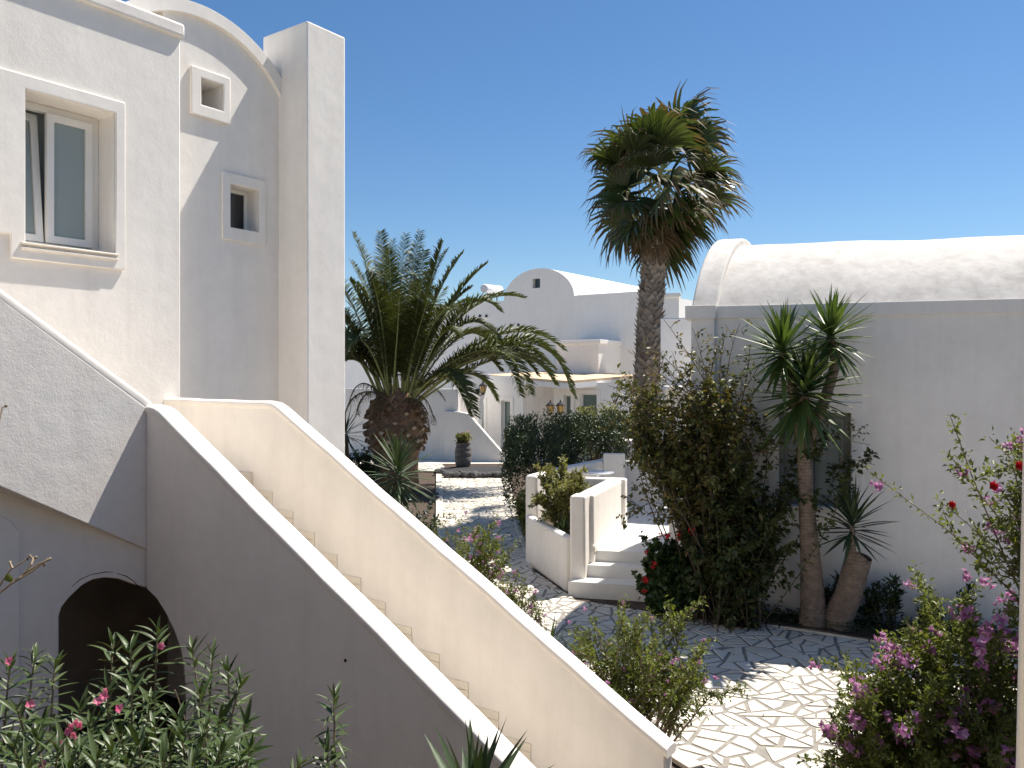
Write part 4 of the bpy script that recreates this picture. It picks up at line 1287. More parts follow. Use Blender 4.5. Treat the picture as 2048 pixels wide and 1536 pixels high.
def rosette(root, c, axis, n, meshes, el=(-0.5, 1.45), sc=(0.85, 1.1), seed=1, axlen=0.12, sub='leaf', bias=1.0):
    rr = random.Random(seed)
    axis = Vector(axis).normalized()
    q = axis.to_track_quat('Z', 'Y').to_matrix()
    for k in range(n):
        f = k / max(1, n - 1)
        e = el[0] + (el[1] - el[0]) * f ** bias + rr.uniform(-0.12, 0.12)
        az = k * 2.39996 + rr.uniform(-0.25, 0.25)
        dl = Vector((math.cos(az) * math.cos(e), math.sin(az) * math.cos(e), math.sin(e)))
        d = q @ dl
        upv = axis if abs(d.dot(axis)) < 0.97 else Vector((dl.x, dl.y, 0.2))
        p = Vector(c) + axis * (axlen * (f - 0.5))
        s = rr.uniform(*sc) * (1.0 if f < 0.85 else 0.85)
        inst(sub, meshes[k % len(meshes)], root, frame_M(p + d * 0.02, d, upv, s))

YB = [blade_mesh('leaf', 0.76, 0.066, b, M['yucca']) for b in (0.03, 0.10, 0.22)]
DB = [blade_mesh('leaf', 0.85, 0.045, b, M['drac']) for b in (0.03, 0.10, 0.25)]
AB = [blade_mesh('leaf', 0.46, 0.05, b, M['drac']) for b in (0.02, 0.06)]
SB = [blade_mesh('leaf', 0.60, 0.05, b, M['drac']) for b in (0.02, 0.08, 0.16)]

# tall yucca with three heads
yb = Vector((at(1628, 757, 11.3).x, 11.3, 0))
yu = thing('tall_yucca', 'tall yucca with three spiky heads on a pale trunk before the window', 'yucca', yb)
j0 = at(1607, 880, 11.1)
tr = MB()
tr.tube([yb - Z3 * 0.03, yb + Vector((-0.01, 0, 0.25)), at(1622, 1130, 11.2), at(1612, 1000, 11.15), j0], [0.215, 0.17, 0.135, 0.10, 0.085], 14)
h1, h2, h3 = at(1608, 790, 10.9), at(1660, 676, 11.05), at(1566, 706, 10.9)
tr.tube([j0, h1], [0.10, 0.07], 10)
tr.tube([j0 - Z3 * 0.1, at(1650, 800, 11.2), at(1672, 725, 11.15), h2], [0.09, 0.075, 0.07, 0.055], 10)
tr.tube([j0 - Z3 * 0.05, at(1588, 790, 11.05), h3], [0.085, 0.07, 0.055], 10)
tr.build('trunk', M['yucca_bark'], yu, smooth=60)
rosette(yu, h1, (0.05, -0.25, 1), 120, YB, (-1.15, 1.45), (0.8, 1.15), 3, 0.3)
rosette(yu, h2, (0.05, -0.1, 1), 92, YB, (-0.85, 1.45), (0.7, 1.0), 4, 0.2)
rosette(yu, h3, (-0.05, -0.15, 1), 96, YB, (-0.9, 1.45), (0.75, 1.05), 5, 0.2)
# short yucca on a leaning stump
sb = Vector((at(1678, 757, 11.2).x, 11.2, 0))
ys = thing('short_yucca', 'short yucca rosette on a thick leaning cut stump', 'yucca', sb)
tp_ = at(1718, 1112, 10.95)
MB().tube([sb - Z3 * 0.03, sb + Vector((0.0, 0, 0.2)), (sb + tp_) / 2, tp_, tp_ + Vector((0.01, 0, 0.012))], [0.215, 0.19, 0.17, 0.165, 0.15], 14).build('stump', M['yucca_bark'], ys, smooth=40)
hs = at(1704, 1052, 10.95)
MB().tube([at(1706, 1118, 10.9), hs], [0.05, 0.035], 8).build('stem', M['yucca_bark'], ys, smooth=60)
rosette(ys, hs, (-0.05, -0.1, 1), 58, SB, (-0.55, 1.4), (0.8, 1.15), 9, 0.28)

# dark spiky dracaena beyond the stairs
db = Vector((at(795, 757, 16.2).x, 16.2, 0))
dr = thing('spiky_dracaena', 'grey green spiky dracaena on a stem below the date palm', 'plant', db)
dh = at(796, 952, 16.2)
MB().tube([db - Z3 * 0.03, db + Vector((0.02, 0, 0.7)), dh], [0.07, 0.06, 0.05], 8).build('stem', M['dark_bark'], dr, smooth=60)
rosette(dr, dh, (0.03, -0.2, 1), 120, DB, (-1.2, 1.4), (0.75, 1.2), 12, 0.5)
db2 = Vector((at(700, 757, 24).x, 24, 0))
dr2 = thing('spiky_dracaena', 'dark spiky dracaena half hidden behind the square pillar', 'plant', db2)
dh2 = at(692, 868, 24)
MB().tube([db2 - Z3 * 0.03, dh2], [0.07, 0.05], 8).build('stem', M['dark_bark'], dr2, smooth=60)
rosette(dr2, dh2, (0.03, -0.2, 1), 50, DB, (-0.9, 1.4), (0.8, 1.1), 13, 0.3)

# agave-like blades at the bottom edge
ab = at(945, 1650, 3.9)
ag = thing('foreground_yucca', 'sword leaved yucca rising from the bottom edge before the staircase', 'plant', (ab.x, ab.y, 0))
MB().tube([(ab.x, ab.y, -0.03), (ab.x, ab.y, ab.z - 0.1), ab], [0.05, 0.045, 0.035], 8).build('stem', M['dark_bark'], ag, smooth=60)
rosette(ag, ab, (0.02, 0, 1), 34, AB, (0.0, 1.45), (0.85, 1.12), 21, 0.1)

# ---- oleanders -----------------------------------------------------------
def olea_leaf(name, L, W, bend):
    return blade_mesh(name, L, W, bend, M['olea'], 0.25, n=6)
OL = [olea_leaf('leaf', 0.15, 0.026, 0.05), olea_leaf('leaf', 0.135, 0.024, 0.25), olea_leaf('leaf', 0.16, 0.026, 0.5), olea_leaf('leaf', 0.11, 0.021, 0.1)]
def oleander(label, base, tips, seed, flowers=0, maxleaf=295):
    rr = random.Random(seed)
    root = thing('oleander', label, 'shrub', (base[0], base[1], 0), 'oleanders at the foot of the stairs')
    st = MB(); nl = 0
    for (px, py, Y) in tips:
        tip = at(px, py, Y)
        b = Vector((base[0] + rr.uniform(-0.15, 0.15), base[1] + rr.uniform(-0.15, 0.15), -0.03))
        c = Vector((b.x * 0.55 + tip.x * 0.45, b.y * 0.55 + tip.y * 0.45, tip.z * 0.7))
        path = bez(b, c, tip, 12)
        st.tube(path, [0.014 - 0.010 * i / 11 for i in range(12)], 5)
        seg = 0.0
        # whorls over the upper part of the stem
        L_ = (path[-1] - path[-4]).length
        nw = 11
        for k in range(nw):
            t = 1 - (k / nw) ** 1.15 * 0.36
            x = t * 11; i0 = min(int(x), 10); fx = x - i0
            p = path[i0].lerp(path[i0 + 1], fx)
            tang = (path[i0 + 1] - path[i0]).normalized()
            a0 = rr.uniform(0, 6.28)
            el = 1.05 - 1.25 * min(1, k / 7) + rr.uniform(-0.15, 0.15)
            ref = tang.orthogonal().normalized(); r2 = tang.cross(ref)
            for j in range(3 if k else 4):
                if nl >= maxleaf: break
                th = a0 + j * 2.094 + rr.uniform(-0.3, 0.3)
                d = (ref * math.cos(th) + r2 * math.sin(th)) * math.cos(el) + tang * math.sin(el)
                s = rr.uniform(0.75, 1.15) * (0.7 if k == 0 else 1)
                inst('leaf', OL[rr.randrange(4)], root, frame_M(p, d, tang, s)); nl += 1
        if rr.random() < 0.3:
            pass
    st.build('stems', M['twig'], root, smooth=60, recalc=False)
    return root
ol1 = oleander('oleander with pink blossom cluster at the left bottom corner', at(60, 1536, 4.6).to_2d(),
    [(20, 1330, 4.3), (70, 1315, 4.5), (110, 1330, 4.6), (35, 1420, 4.0), (85, 1440, 4.1), (130, 1480, 3.9), (10, 1490, 3.8), (60, 1520, 3.7), (160, 1420, 4.2)], 31)
ol2 = oleander('oleander standing before the dark arch', at(270, 1536, 4.6).to_2d(),
    [(225, 1290, 4.6), (262, 1300, 4.5), (315, 1262, 4.7), (215, 1375, 4.3), (265, 1370, 4.2), (180, 1450, 4.1), (240, 1470, 3.9), (300, 1400, 4.3), (290, 1510, 3.8)], 32)
ol3 = oleander('oleander growing against the grey stair wall right of the arch', at(430, 1536, 4.6).to_2d(),
    [(385, 1300, 4.7), (425, 1312, 4.6), (455, 1340, 4.6), (480, 1370, 4.5), (400, 1390, 4.3), (440, 1440, 4.1), (490, 1450, 4.0), (355, 1440, 4.2), (500, 1500, 3.9), (350, 1380, 4.4)], 33)
ol4 = oleander('single oleander shoot standing alone before the grey stair wall', at(668, 1560, 4.4).to_2d(), [(668, 1400, 4.4), (655, 1500, 4.3)], 34)
oleander('low oleander shoots at the bottom edge between the two clumps', at(330, 1600, 3.9).to_2d(), [(340, 1490, 3.7), (395, 1500, 3.7), (440, 1510, 3.6), (255, 1530, 3.6), (140, 1530, 3.6), (600, 1530, 3.9)], 35)
for root, pts in ((ol1, [(60, 1408), (145, 1455), (155, 1446), (138, 1463), (150, 1470), (120, 1490), (163, 1450), (20, 1322)]), (ol2, [(208, 1392), (213, 1383), (195, 1402), (240, 1417), (324, 1292), (85, 1532)])):
    for i, (px, py) in enumerate(pts):
        p = at(px, py, 3.85 if i else 4.0)
        inst('flower', FL['pink'][i % 2], root, Matrix.Translation(p) @ Matrix.Rotation(R(75) + rng.uniform(-0.4, 0.4), 4, 'X') @ Matrix.Rotation(rng.uniform(-0.6, 0.6), 4, 'Y') @ Matrix.Scale(rng.uniform(0.75, 1.0), 4))
oleander('dense low oleander leaves along the very bottom edge at left', at(120, 1640, 3.6).to_2d(), [(30, 1500, 3.5), (75, 1480, 3.55), (115, 1505, 3.5), (160, 1500, 3.6), (195, 1520, 3.5), (225, 1500, 3.65), (55, 1535, 3.4), (140, 1540, 3.4)], 36)
oleander('dense low oleander leaves along the bottom edge before the arch', at(380, 1640, 3.7).to_2d(), [(275, 1480, 3.7), (310, 1455, 3.8), (365, 1475, 3.7), (410, 1460, 3.8), (450, 1490, 3.7), (325, 1525, 3.5), (385, 1535, 3.5), (480, 1520, 3.7)], 37)
# bare twigs at the left edge
tw = thing('bare_twig', 'thin bare twig with one yellow leaf at the left edge', 'plant', (at(-60, 1250, 3.5).x, 3.5, 0))
tb_ = MB()
r_ = at(-80, 1290, 3.5)
tb_.tube([(r_.x, 3.5, -0.03), r_], [0.012, 0.008], 5)
for pts in ([(-80, 1290), (0, 1185), (45, 1150), (62, 1130), (72, 1115)], [(20, 1168), (60, 1145), (95, 1120)], [(-80, 1290), (-20, 1200), (20, 1140), (55, 1118)], [(45, 1150), (78, 1128), (100, 1118)], [(-80, 1290), (-40, 1000), (5, 815), (12, 812)], [(62, 1130), (66, 1118), (60, 1112)], [(25, 1137), (20, 1125)]):
    q = [at(x, y, 3.5 + 0.02 * i) for i, (x, y) in enumerate(pts)]
    tb_.tube(q, [0.006 * (1 - 0.7 * i / len(q)) for i in range(len(q))], 4)
tb_.build('stem', M['twig'], tw, smooth=60)
bud = MB()
for (x, y) in ((72, 1115), (95, 1120), (100, 1118), (55, 1118), (60, 1112), (20, 1125), (66, 1117), (88, 1130), (12, 812)):
    p = at(x, y, 3.55); bud.lathe(p, [(0.001, -0.008), (0.006, -0.003), (0.007, 0.003), (0.001, 0.009)], 6)
bud.build('buds', M['twig'], tw)
yl = leaves_obj('leaf', [at(10, 1150, 3.5)], [(0.6, 0, -0.5)], [(0.2, -1, 0.3)], [0.045], [0.03], M['poly_y'] if 'poly_y' in M else M['poly'], tw, stuff=False, fine=True)

# ---- shrubs --------------------------------------------------------------
# bush at the foot of the stairs
bush('myrtle_bush', 'leafy bush with purple flowers beside the foot of the stair wall', 'shrub', (0.98, 6.95, -0.03), (1.16, 6.95, 1.10), (0.68, 0.52, 0.44), 50, 74, (0.044, 0.019), 'poly',
     'bark', 0.014, 41, 'purple', 50, twigs=4, t0=0.5, shell=0.45, base_spread=0.09, fl_scale=(0.45, 0.75))
bush('myrtle_bush', 'thin upright purple flowered bush standing before the path', 'shrub', (-0.62, 11.7, -0.03), (-0.33, 11.6, 0.98), (0.50, 0.42, 0.42), 22, 50, (0.055, 0.025), 'poly',
     'bark', 0.011, 42, 'purple', 26, twigs=3, t0=0.45, shell=0.5, base_spread=0.12, fl_scale=(0.7, 1.1))
bush('myrtle_bush', 'small sparse purple flowered bush behind the stair coping', 'shrub', (0.05, 10.4, -0.03), (0.16, 10.2, 0.78), (0.34, 0.3, 0.32), 13, 40, (0.045, 0.02), 'poly',
     'bark', 0.010, 43, 'purple', 22, twigs=3, t0=0.4, shell=0.5, base_spread=0.1, fl_scale=(0.6, 1.0))
bush('myrtle_bush', 'low twiggy bush with few purple flowers nearest the path kerb', 'shrub', (-1.15, 14.2, -0.03), (-1.0, 14.0, 0.80), (0.45, 0.4, 0.36), 11, 26, (0.05, 0.022), 'poly',
     'bark', 0.010, 44, 'purple', 14, twigs=2, t0=0.5, shell=0.6, base_spread=0.1, fl_scale=(0.7, 1.1))
# grassy blades behind the coping
gb_ = Vector((0.40, 9.75, 0))
gs = thing('blade_clump', 'clump of upright green blades behind the stair coping', 'plant', gb_)
GB = [blade_mesh('leaf', 0.55, 0.022, b, M['yucca']) for b in (0.02, 0.06)]
rosette(gs, gb_, (0.05, 0, 1), 26, GB, (0.75, 1.5), (0.7, 1.25), 51, 0.02)
# big flowering bush at right, close to the camera
bush('flowering_bush', 'large bush covered with purple pink flowers at the right bottom corner', 'shrub', (2.75, 5.05, -0.03), (2.62, 5.0, 1.20), (0.60, 0.6, 0.84), 150, 150, (0.042, 0.018), 'poly',
     'bark', 0.009, 45, 'purple', 300, twigs=5, t0=0.35, shell=0.62, base_spread=0.2, fl_scale=(0.9, 1.6))
# tall climber reaching in from the right edge
cl = bush('tall_flowering_shrub', 'tall thin shrub with purple and red flowers hanging in at the right edge', 'shrub', (4.1, 4.9, -0.03), (3.10, 4.8, 2.74), (0.34, 0.45, 0.54), 110, 84, (0.040, 0.020), 'poly',
     'bark', 0.011, 46, 'purple', 220, twigs=4, t0=0.6, shell=0.4, base_spread=0.15, fl_scale=(0.7, 1.2),
     extra_tips=[tuple(at(1745, 948, 4.9)), tuple(at(1900, 830, 4.9)), tuple(at(1895, 905, 4.9)), tuple(at(1910, 1080, 4.8)), tuple(at(1890, 1010, 4.8))])
for (px, py, s_) in ((2036, 932, 0.75), (1984, 972, 0.7), (1902, 1009, 0.55)):
    inst('flower', FL['redbig'][0], cl, Matrix.Translation(at(px, py, 4.55)) @ Matrix.Rotation(R(80), 4, 'X') @ Matrix.Scale(s_, 4))
# pale shrub in the planter
bush('planter_shrub', 'pale green leafy shrub filling the white planter', 'shrub', (0.98, 14.7, 0.70), (0.86, 14.6, 1.42), (0.52, 0.5, 0.46), 44, 60, (0.075, 0.042), 'olive',
     'bark', 0.014, 47, twigs=3, t0=0.3, shell=0.55, flat_bottom=0.85)
pl_ = thing('planter_spike', 'small dark spiky plant at the foot of the planter shrub', 'plant', (0.85, 14.15, 0.72))
rosette(pl_, (0.85, 14.15, 0.78), (0.1, -0.1, 1), 34, [blade_mesh('leaf', 0.30, 0.028, b, M['drac']) for b in (0.05, 0.15)], (0.1, 1.4), (0.8, 1.2), 55, 0.03)
# big climber bush at the corner of the right house
bush('climber_bush', 'huge olive brown climbing bush with bare twigs at the corner of the vaulted house', 'shrub', (2.85, 11.7, -0.03), (2.42, 11.45, 2.98), (1.22, 0.70, 0.74), 84, 40, (0.085, 0.048), 'boug',
     'dark_bark', 0.013, 48, twigs=5, t0=0.5, shell=0.35, base_spread=0.14, droop=0.45, upward=0.2,
     extra_tips=[tuple(at(1225, 800, 11.3)), tuple(at(1250, 860, 11.3)), tuple(at(1240, 740, 11.4)), tuple(at(1300, 880, 11.3)), tuple(at(1350, 930, 11.3)), tuple(at(1390, 960, 11.3))])
bush('climber_bush', 'dark green lower growth of the climber spilling over the bed kerb', 'shrub', (3.05, 11.5, -0.03), (3.02, 11.4, 1.25), (0.66, 0.34, 1.25), 66, 64, (0.095, 0.058), 'boug_dark',
     'dark_bark', 0.009, 49, twigs=3, t0=0.04, shell=0.25, flat_bottom=0.06, base_spread=0.2, droop=0.4, upward=0.2,
     extra_tips=[tuple(at(x, y, 11.15)) for x, y in ((1600, 900), (1640, 880), (1700, 930), (1580, 980), (1550, 860), (1735, 915), (1620, 950), (1560, 920), (1680, 860), (1545, 1010), (1590, 1040))])
# bare upper twigs of the climber
bt = thing('bare_branches', 'bare sparse branches reaching up from the climber beside the fan palm', 'shrub', (2.6, 11.7, -0.03))
m_ = MB(); lp_, ld_, ln_, ll_, lw_ = [], [], [], [], []
rr = random.Random(77)
for (x0, y0, x1, y1) in ((1420, 780, 1328, 640), (1420, 780, 1385, 655), (1440, 790, 1455, 660), (1450, 800, 1480, 645), (1400, 800, 1300, 690), (1400, 800, 1320, 725), (1390, 820, 1255, 700), (1380, 840, 1215, 770), (1470, 810, 1545, 690),
                         (1480, 820, 1500, 690), (1380, 790, 1300, 735), (1430, 770, 1370, 700), (1380, 860, 1205, 800), (1420, 760, 1440, 690), (1500, 860, 1740, 890), (1500, 900, 1750, 930), (1480, 920, 1720, 860)):
    Y0, Y1 = 11.55, 11.2 + rr.uniform(-0.2, 0.1)
    a, b = at(x0, y0, Y0), at(x1, y1, Y1)
    mid_ = (a + b) / 2 + Vector((rr.uniform(-0.12, 0.12), rr.uniform(-0.1, 0.1), rr.uniform(0.0, 0.15)))
    path = bez(a, mid_, b, 8)
    m_.tube(path, [0.010 - 0.0065 * i / 7 for i in range(8)], 5)
    for k in range(4):
        p = path[3 + k]
        q = p + Vector((rr.uniform(-0.25, 0.25), rr.uniform(-0.1, 0.1), rr.uniform(-0.05, 0.28)))
        m_.tube([p, (p + q) / 2 + Vector((0.01, 0, 0.02)), q], [0.005, 0.004, 0.0025], 4)
        for j in range(10 if x1 > 1600 else 5):
            t = rr.uniform(0.3, 1.0)
            pp = p.lerp(q, t) + Vector((rr.gauss(0, 0.03), rr.gauss(0, 0.03), rr.gauss(0, 0.03)))
            lp_.append(tuple(pp)); ld_.append((rr.gauss(0, 1), rr.gauss(0, 1), rr.gauss(-0.5, 0.6))); ln_.append((rr.gauss(0, 0.5), rr.gauss(-0.4, 0.5), 1)); ll_.append(rr.uniform(0.05, 0.09)); lw_.append(rr.uniform(0.03, 0.05))
m_.tube([(2.6, 11.7, -0.03), (2.6, 11.65, 1.5), at(1420, 800, 11.55)], [0.03, 0.025, 0.012], 6)
m_.build('branches', M['bark'], bt, smooth=60, recalc=False)
leaves_obj('foliage', lp_, ld_, ln_, ll_, lw_, M['boug'], bt)
# geranium
ge = bush('geranium', 'round dark green geranium with red flower heads beside the terrace steps', 'shrub', (2.42, 11.95, -0.03), (2.22, 11.75, 0.58), (0.44, 0.36, 0.52), 90, 50, (0.075, 0.075), 'geran',
     'dark_bark', 0.012, 50, twigs=2, t0=0.4, shell=0.6, fine=False, base_spread=0.2, flat_bottom=0.1)
stk = MB()
for (px, py, Y) in ((1357, 1072, 11.35), (1384, 1064, 11.35), (1321, 1070, 11.4), (1308, 1130, 11.3), (1290, 1160, 11.25), (1289, 1182, 11.25), (1293, 1104, 11.3), (1336, 1071, 11.35)):
    p = at(px, py, Y)
    q = Vector((2.36, 11.85, p.z - 0.25))
    stk.tube([q, (p + q) / 2 + Vector((0, 0, 0.03)), p], 0.004, 4)
    inst('flower', FL['red'][rng.randrange(2)], ge, Matrix.Translation(p) @ Matrix.Rotation(rng.uniform(0, 6), 4, 'Z') @ Matrix.Scale(0.75 if px in (1321, 1293, 1289) else 1.1, 4))
stk.build('flower_stalks', M['geran'], ge)
# plants in the pot
bush('pot_plant', 'bright green plant with a few orange blooms growing out of the clay pot', 'plant', (pc.x, pc.y, 0.86), (pc.x, pc.y, 1.12), (0.33, 0.33, 0.18), 30, 26, (0.10, 0.06), 'olive', 'bark', 0.008, 61, 'orange', 7, twigs=1, t0=0.3, fl_scale=(1.2, 1.6))
# small leafy plants along the right house wall
for i, (px, ytop, lab) in enumerate(((1775, 1145, 'small upright leafy plant at the foot of the right house wall'), (1740, 1168, 'small bent leafy plant between the stump and the wall'), (1920, 1160, 'low dark plant against the wall behind the purple bush'), (1855, 1185, 'lowest dark seedling against the wall behind the purple bush'), (1665, 1150, 'little dark sprig between the two yucca trunks'))):
    PWp = PW.pt(px, 1200); pos_ = PW.w(PWp[0], 0, 0.28)
    top = at(px, ytop, pos_.y)
    bush('wall_plant', lab, 'plant', (pos_.x, pos_.y, -0.03), (pos_.x, pos_.y, top.z * 0.62), (0.14, 0.10, top.z * 0.42), 9, 26, (0.10, 0.03), 'hedge', 'dark_bark', 0.009, 70 + i, twigs=1, t0=0.25, group='small plants along the right house wall', upward=0.8)
# low dark growth in the bed
bush('bed_plant', 'dark low shrub at the foot of the date palm', 'shrub', (at(722, 757, 25).x, 25, -0.03), (at(722, 757, 25).x, 25, 0.75), (0.55, 0.5, 0.55), 40, 40, (0.10, 0.05), 'hedge', 'dark_bark', 0.012, 81, twigs=2, t0=0.3)
bush('bed_plant', 'dark green low growth under the dracaena by the path', 'shrub', (-1.95, 15.4, -0.03), (-1.9, 15.2, 0.42), (0.55, 1.6, 0.38), 60, 34, (0.10, 0.04), 'hedge', 'dark_bark', 0.010, 82, twigs=2, t0=0.2, base_spread=0.4)
bush('hedge_sprig', 'bright green low shrub at the foot of the hedge beside the kerb', 'shrub', (0.42, 17.0, -0.03), (0.42, 16.9, 0.72), (0.42, 0.45, 0.62), 40, 40, (0.07, 0.035), 'poly', 'bark', 0.010, 83, twigs=2, t0=0.2)
gp_, gd_, gn_, gl_, gw_ = [], [], [], [], []
rg = random.Random(19)
for k in range(2600):
    t = rg.random()
    x = 2.3 + 5.0 * t
    y0 = np.interp(x, [2.0, 3.64, 4.61, 7.6], [12.05, 11.28, 10.68, 9.19]); y1 = 11.25 + 0.3055 * (5.533 - x)
    y = y0 + 0.06 + (y1 - y0 - 0.08) * rg.random() ** 0.8
    gp_.append((x, y, 0.05 + 0.13 * rg.random() ** 1.5)); gd_.append((rg.gauss(0, 1), rg.gauss(-0.3, 1), rg.uniform(0, 1.2)))
    gn_.append((rg.gauss(0, 0.5), rg.gauss(0, 0.5), 1)); gl_.append(rg.uniform(0.04, 0.085)); gw_.append(rg.uniform(0.015, 0.035))
gc_ = leaves_obj('ground_cover', gp_, gd_, gn_, gl_, gw_, M['hedge'], None)
tag(gc_, 'low dark ground cover in the bed along the right house', None, None, 'stuff')
# small dark stones and clods on the soil left of the path
for i in range(10):
    p = Vector((-2.0 + rng.uniform(-0.15, 0.15), 17.2 + i * 0.75, 0.0))
    s_ = rng.uniform(0.1, 0.22)
    o = inst('lava_rock', rk[i % 4], None, Matrix.Translation((p.x - 0.25, p.y, 0.03)) @ Matrix.Rotation(rng.uniform(0, 6), 4, 'Z') @ Matrix.Scale(s_, 4))
    tag(o, 'dark lava stone lying on the soil left of the path', 'rock', 'dark stones on the soil left of the path')

# ---- hedge ---------------------------------------------------------------
def hedge(name, label, blobs, n, LW, mat, seed):
    rr = np.random.default_rng(seed)
    root = thing(name, label, 'hedge', (blobs[0][0], blobs[0][1], 0))
    pos, d, nr = [], [], []
    wts = np.array([b[3] * b[4] + b[3] * b[5] + b[4] * b[5] for b in blobs]); wts = wts / wts.sum()
    core = MB()
    for bi, b in enumerate(blobs):
        m = int(n * wts[bi])
        v = np_unit(rr.normal(size=(m, 3)))
        v[:, 2] = np.where(v[:, 2] < -0.2, -v[:, 2] * 0.6, v[:, 2])
        # superellipsoid: boxy clipped shape
        pw = 0.62
        vv = np.sign(v) * np.abs(v) ** pw
        bumpy = 1 + 0.07 * np.sin(v[:, 0] * 9 + bi) * np.cos(v[:, 1] * 8) + 0.05 * np.sin(v[:, 2] * 13 + v[:, 0] * 5)
        rad = (0.80 + 0.24 * rr.random(m) ** 0.7) * bumpy
        p = np.array(b[:3]) + vv * rad[:, None] * np.array(b[3:6]) * 0.92
        keep = p[:, 2] > 0.03
        p, v2_ = p[keep], v[keep]
        pos.append(p)
        dd = v2_ * 0.5 + rr.normal(size=p.shape) * 0.6 + np.array([0, 0, 0.45])
        d.append(dd); nr.append(v2_ + rr.normal(size=p.shape) * 0.5 + np.array([0, 0, 0.4]))
        core.tube([(b[0], b[1], -0.03), (b[0] + 0.05, b[1], b[2])], [0.05, 0.03], 6)
        for k in range(10):
            e = np.array(b[:3]) + np_unit(rr.normal(size=(1, 3)))[0] * np.array(b[3:6]) * 0.75
            core.tube([(b[0], b[1], 0.3), tuple((np.array(b[:3]) + e) / 2), tuple(e)], [0.03, 0.02, 0.008], 5)
    pos = np.concatenate(pos); d = np.concatenate(d); nr = np.concatenate(nr)
    m = len(pos); s = rr.uniform(0.6, 1.3, m)
    core.build('stems', M['dark_bark'], root, smooth=60, recalc=False)
    leaves_obj('foliage', pos, d, nr, LW[0] * s, LW[1] * s, M[mat], root)
    return root
hedge('clipped_hedge', 'broad dark green clipped hedge beside the pale path', [(0.62, 18.9, 1.05, 0.85, 1.25, 1.25), (0.75, 21.3, 1.2, 1.05, 1.5, 1.35), (2.0, 21.6, 1.15, 1.0, 1.3, 1.2), (2.4, 23.4, 1.3, 1.1, 1.3, 1.25)], 40000, (0.068, 0.034), 'hedge', 91)
hedge('rounded_shrub', 'lighter green rounded shrub behind the right end of the hedge', [(2.75, 26.3, 1.3, 0.95, 0.9, 1.30), (3.9, 26.6, 1.1, 0.8, 0.9, 1.25)], 9000, (0.09, 0.045), 'olive', 92)

# ---- date palm -----------------------------------------------------------
PY = 26.0
pbx = at(792, 757, PY).x
dp = thing('date_palm', 'stout date palm with arching feather fronds beyond the staircase', 'palm', (pbx, PY, 0))
crown = Vector((pbx + 0.05, PY, 2.78))
prof = [(0.74, -0.03), (0.70, 0.4), (0.70, 0.9), (0.76, 1.2), (0.84, 1.5), (0.88, 1.8), (0.85, 2.1), (0.74, 2.5), (0.6, 2.9), (0.3, 3.1)]
MB().lathe((pbx, PY, 0), prof, 26).build('trunk', M['palm_bark'], dp, smooth=60)
# cut frond bases: a lozenge with a pale cut face
def base_mesh(cut):
    vs = [(-0.5, 0, 0), (0, 0, -0.32), (0.5, 0, 0), (0, 0, 0.34), (-0.34, -0.55, 0.04), (0, -0.60, -0.17), (0.34, -0.55, 0.04), (0, -0.50, 0.24)]
    fs = [(0, 1, 5, 4), (1, 2, 6, 5), (2, 3, 7, 6), (3, 0, 4, 7), (4, 5, 6, 7)]
    me = bpy.data.meshes.new('frond_base'); me.from_pydata(vs, [], fs)
    me.materials.append(M['palm_bark']); me.materials.append(M['palm_cut'])
    me.polygons[4].material_index = cut
    me.update(); return me
BM_ = (base_mesh(1), base_mesh(0))
for r_i in range(10):
    z = 1.30 + r_i * 0.15
    rad = np.interp(z, [p[1] for p in prof], [p[0] for p in prof])
    for k in range(15):
        th = 2 * math.pi * (k + 0.5 * (r_i % 2)) / 15
        dv = Vector((math.cos(th), math.sin(th), 0))
        if dv.y > 0.45: continue
        if rng.random() < 0.12: continue
        s_ = 0.31 * rng.uniform(0.7, 1.25)
        th += rng.uniform(-0.07, 0.07)
        Mx = Matrix.Translation((pbx + dv.x * rad * 0.95, PY + dv.y * rad * 0.95, z + rng.uniform(-0.06, 0.06))) @ Matrix.Rotation(th + math.pi / 2, 4, 'Z') @ Matrix.Rotation(rng.uniform(-0.1, 0.7), 4, 'X') @ Matrix.Rotation(rng.uniform(-0.3, 0.3), 4, 'Y') @ Matrix.Scale(s_, 4)
        inst('frond_base', BM_[0 if rng.random() < (0.5 if r_i < 5 else 0.15) else 1], dp, Mx)
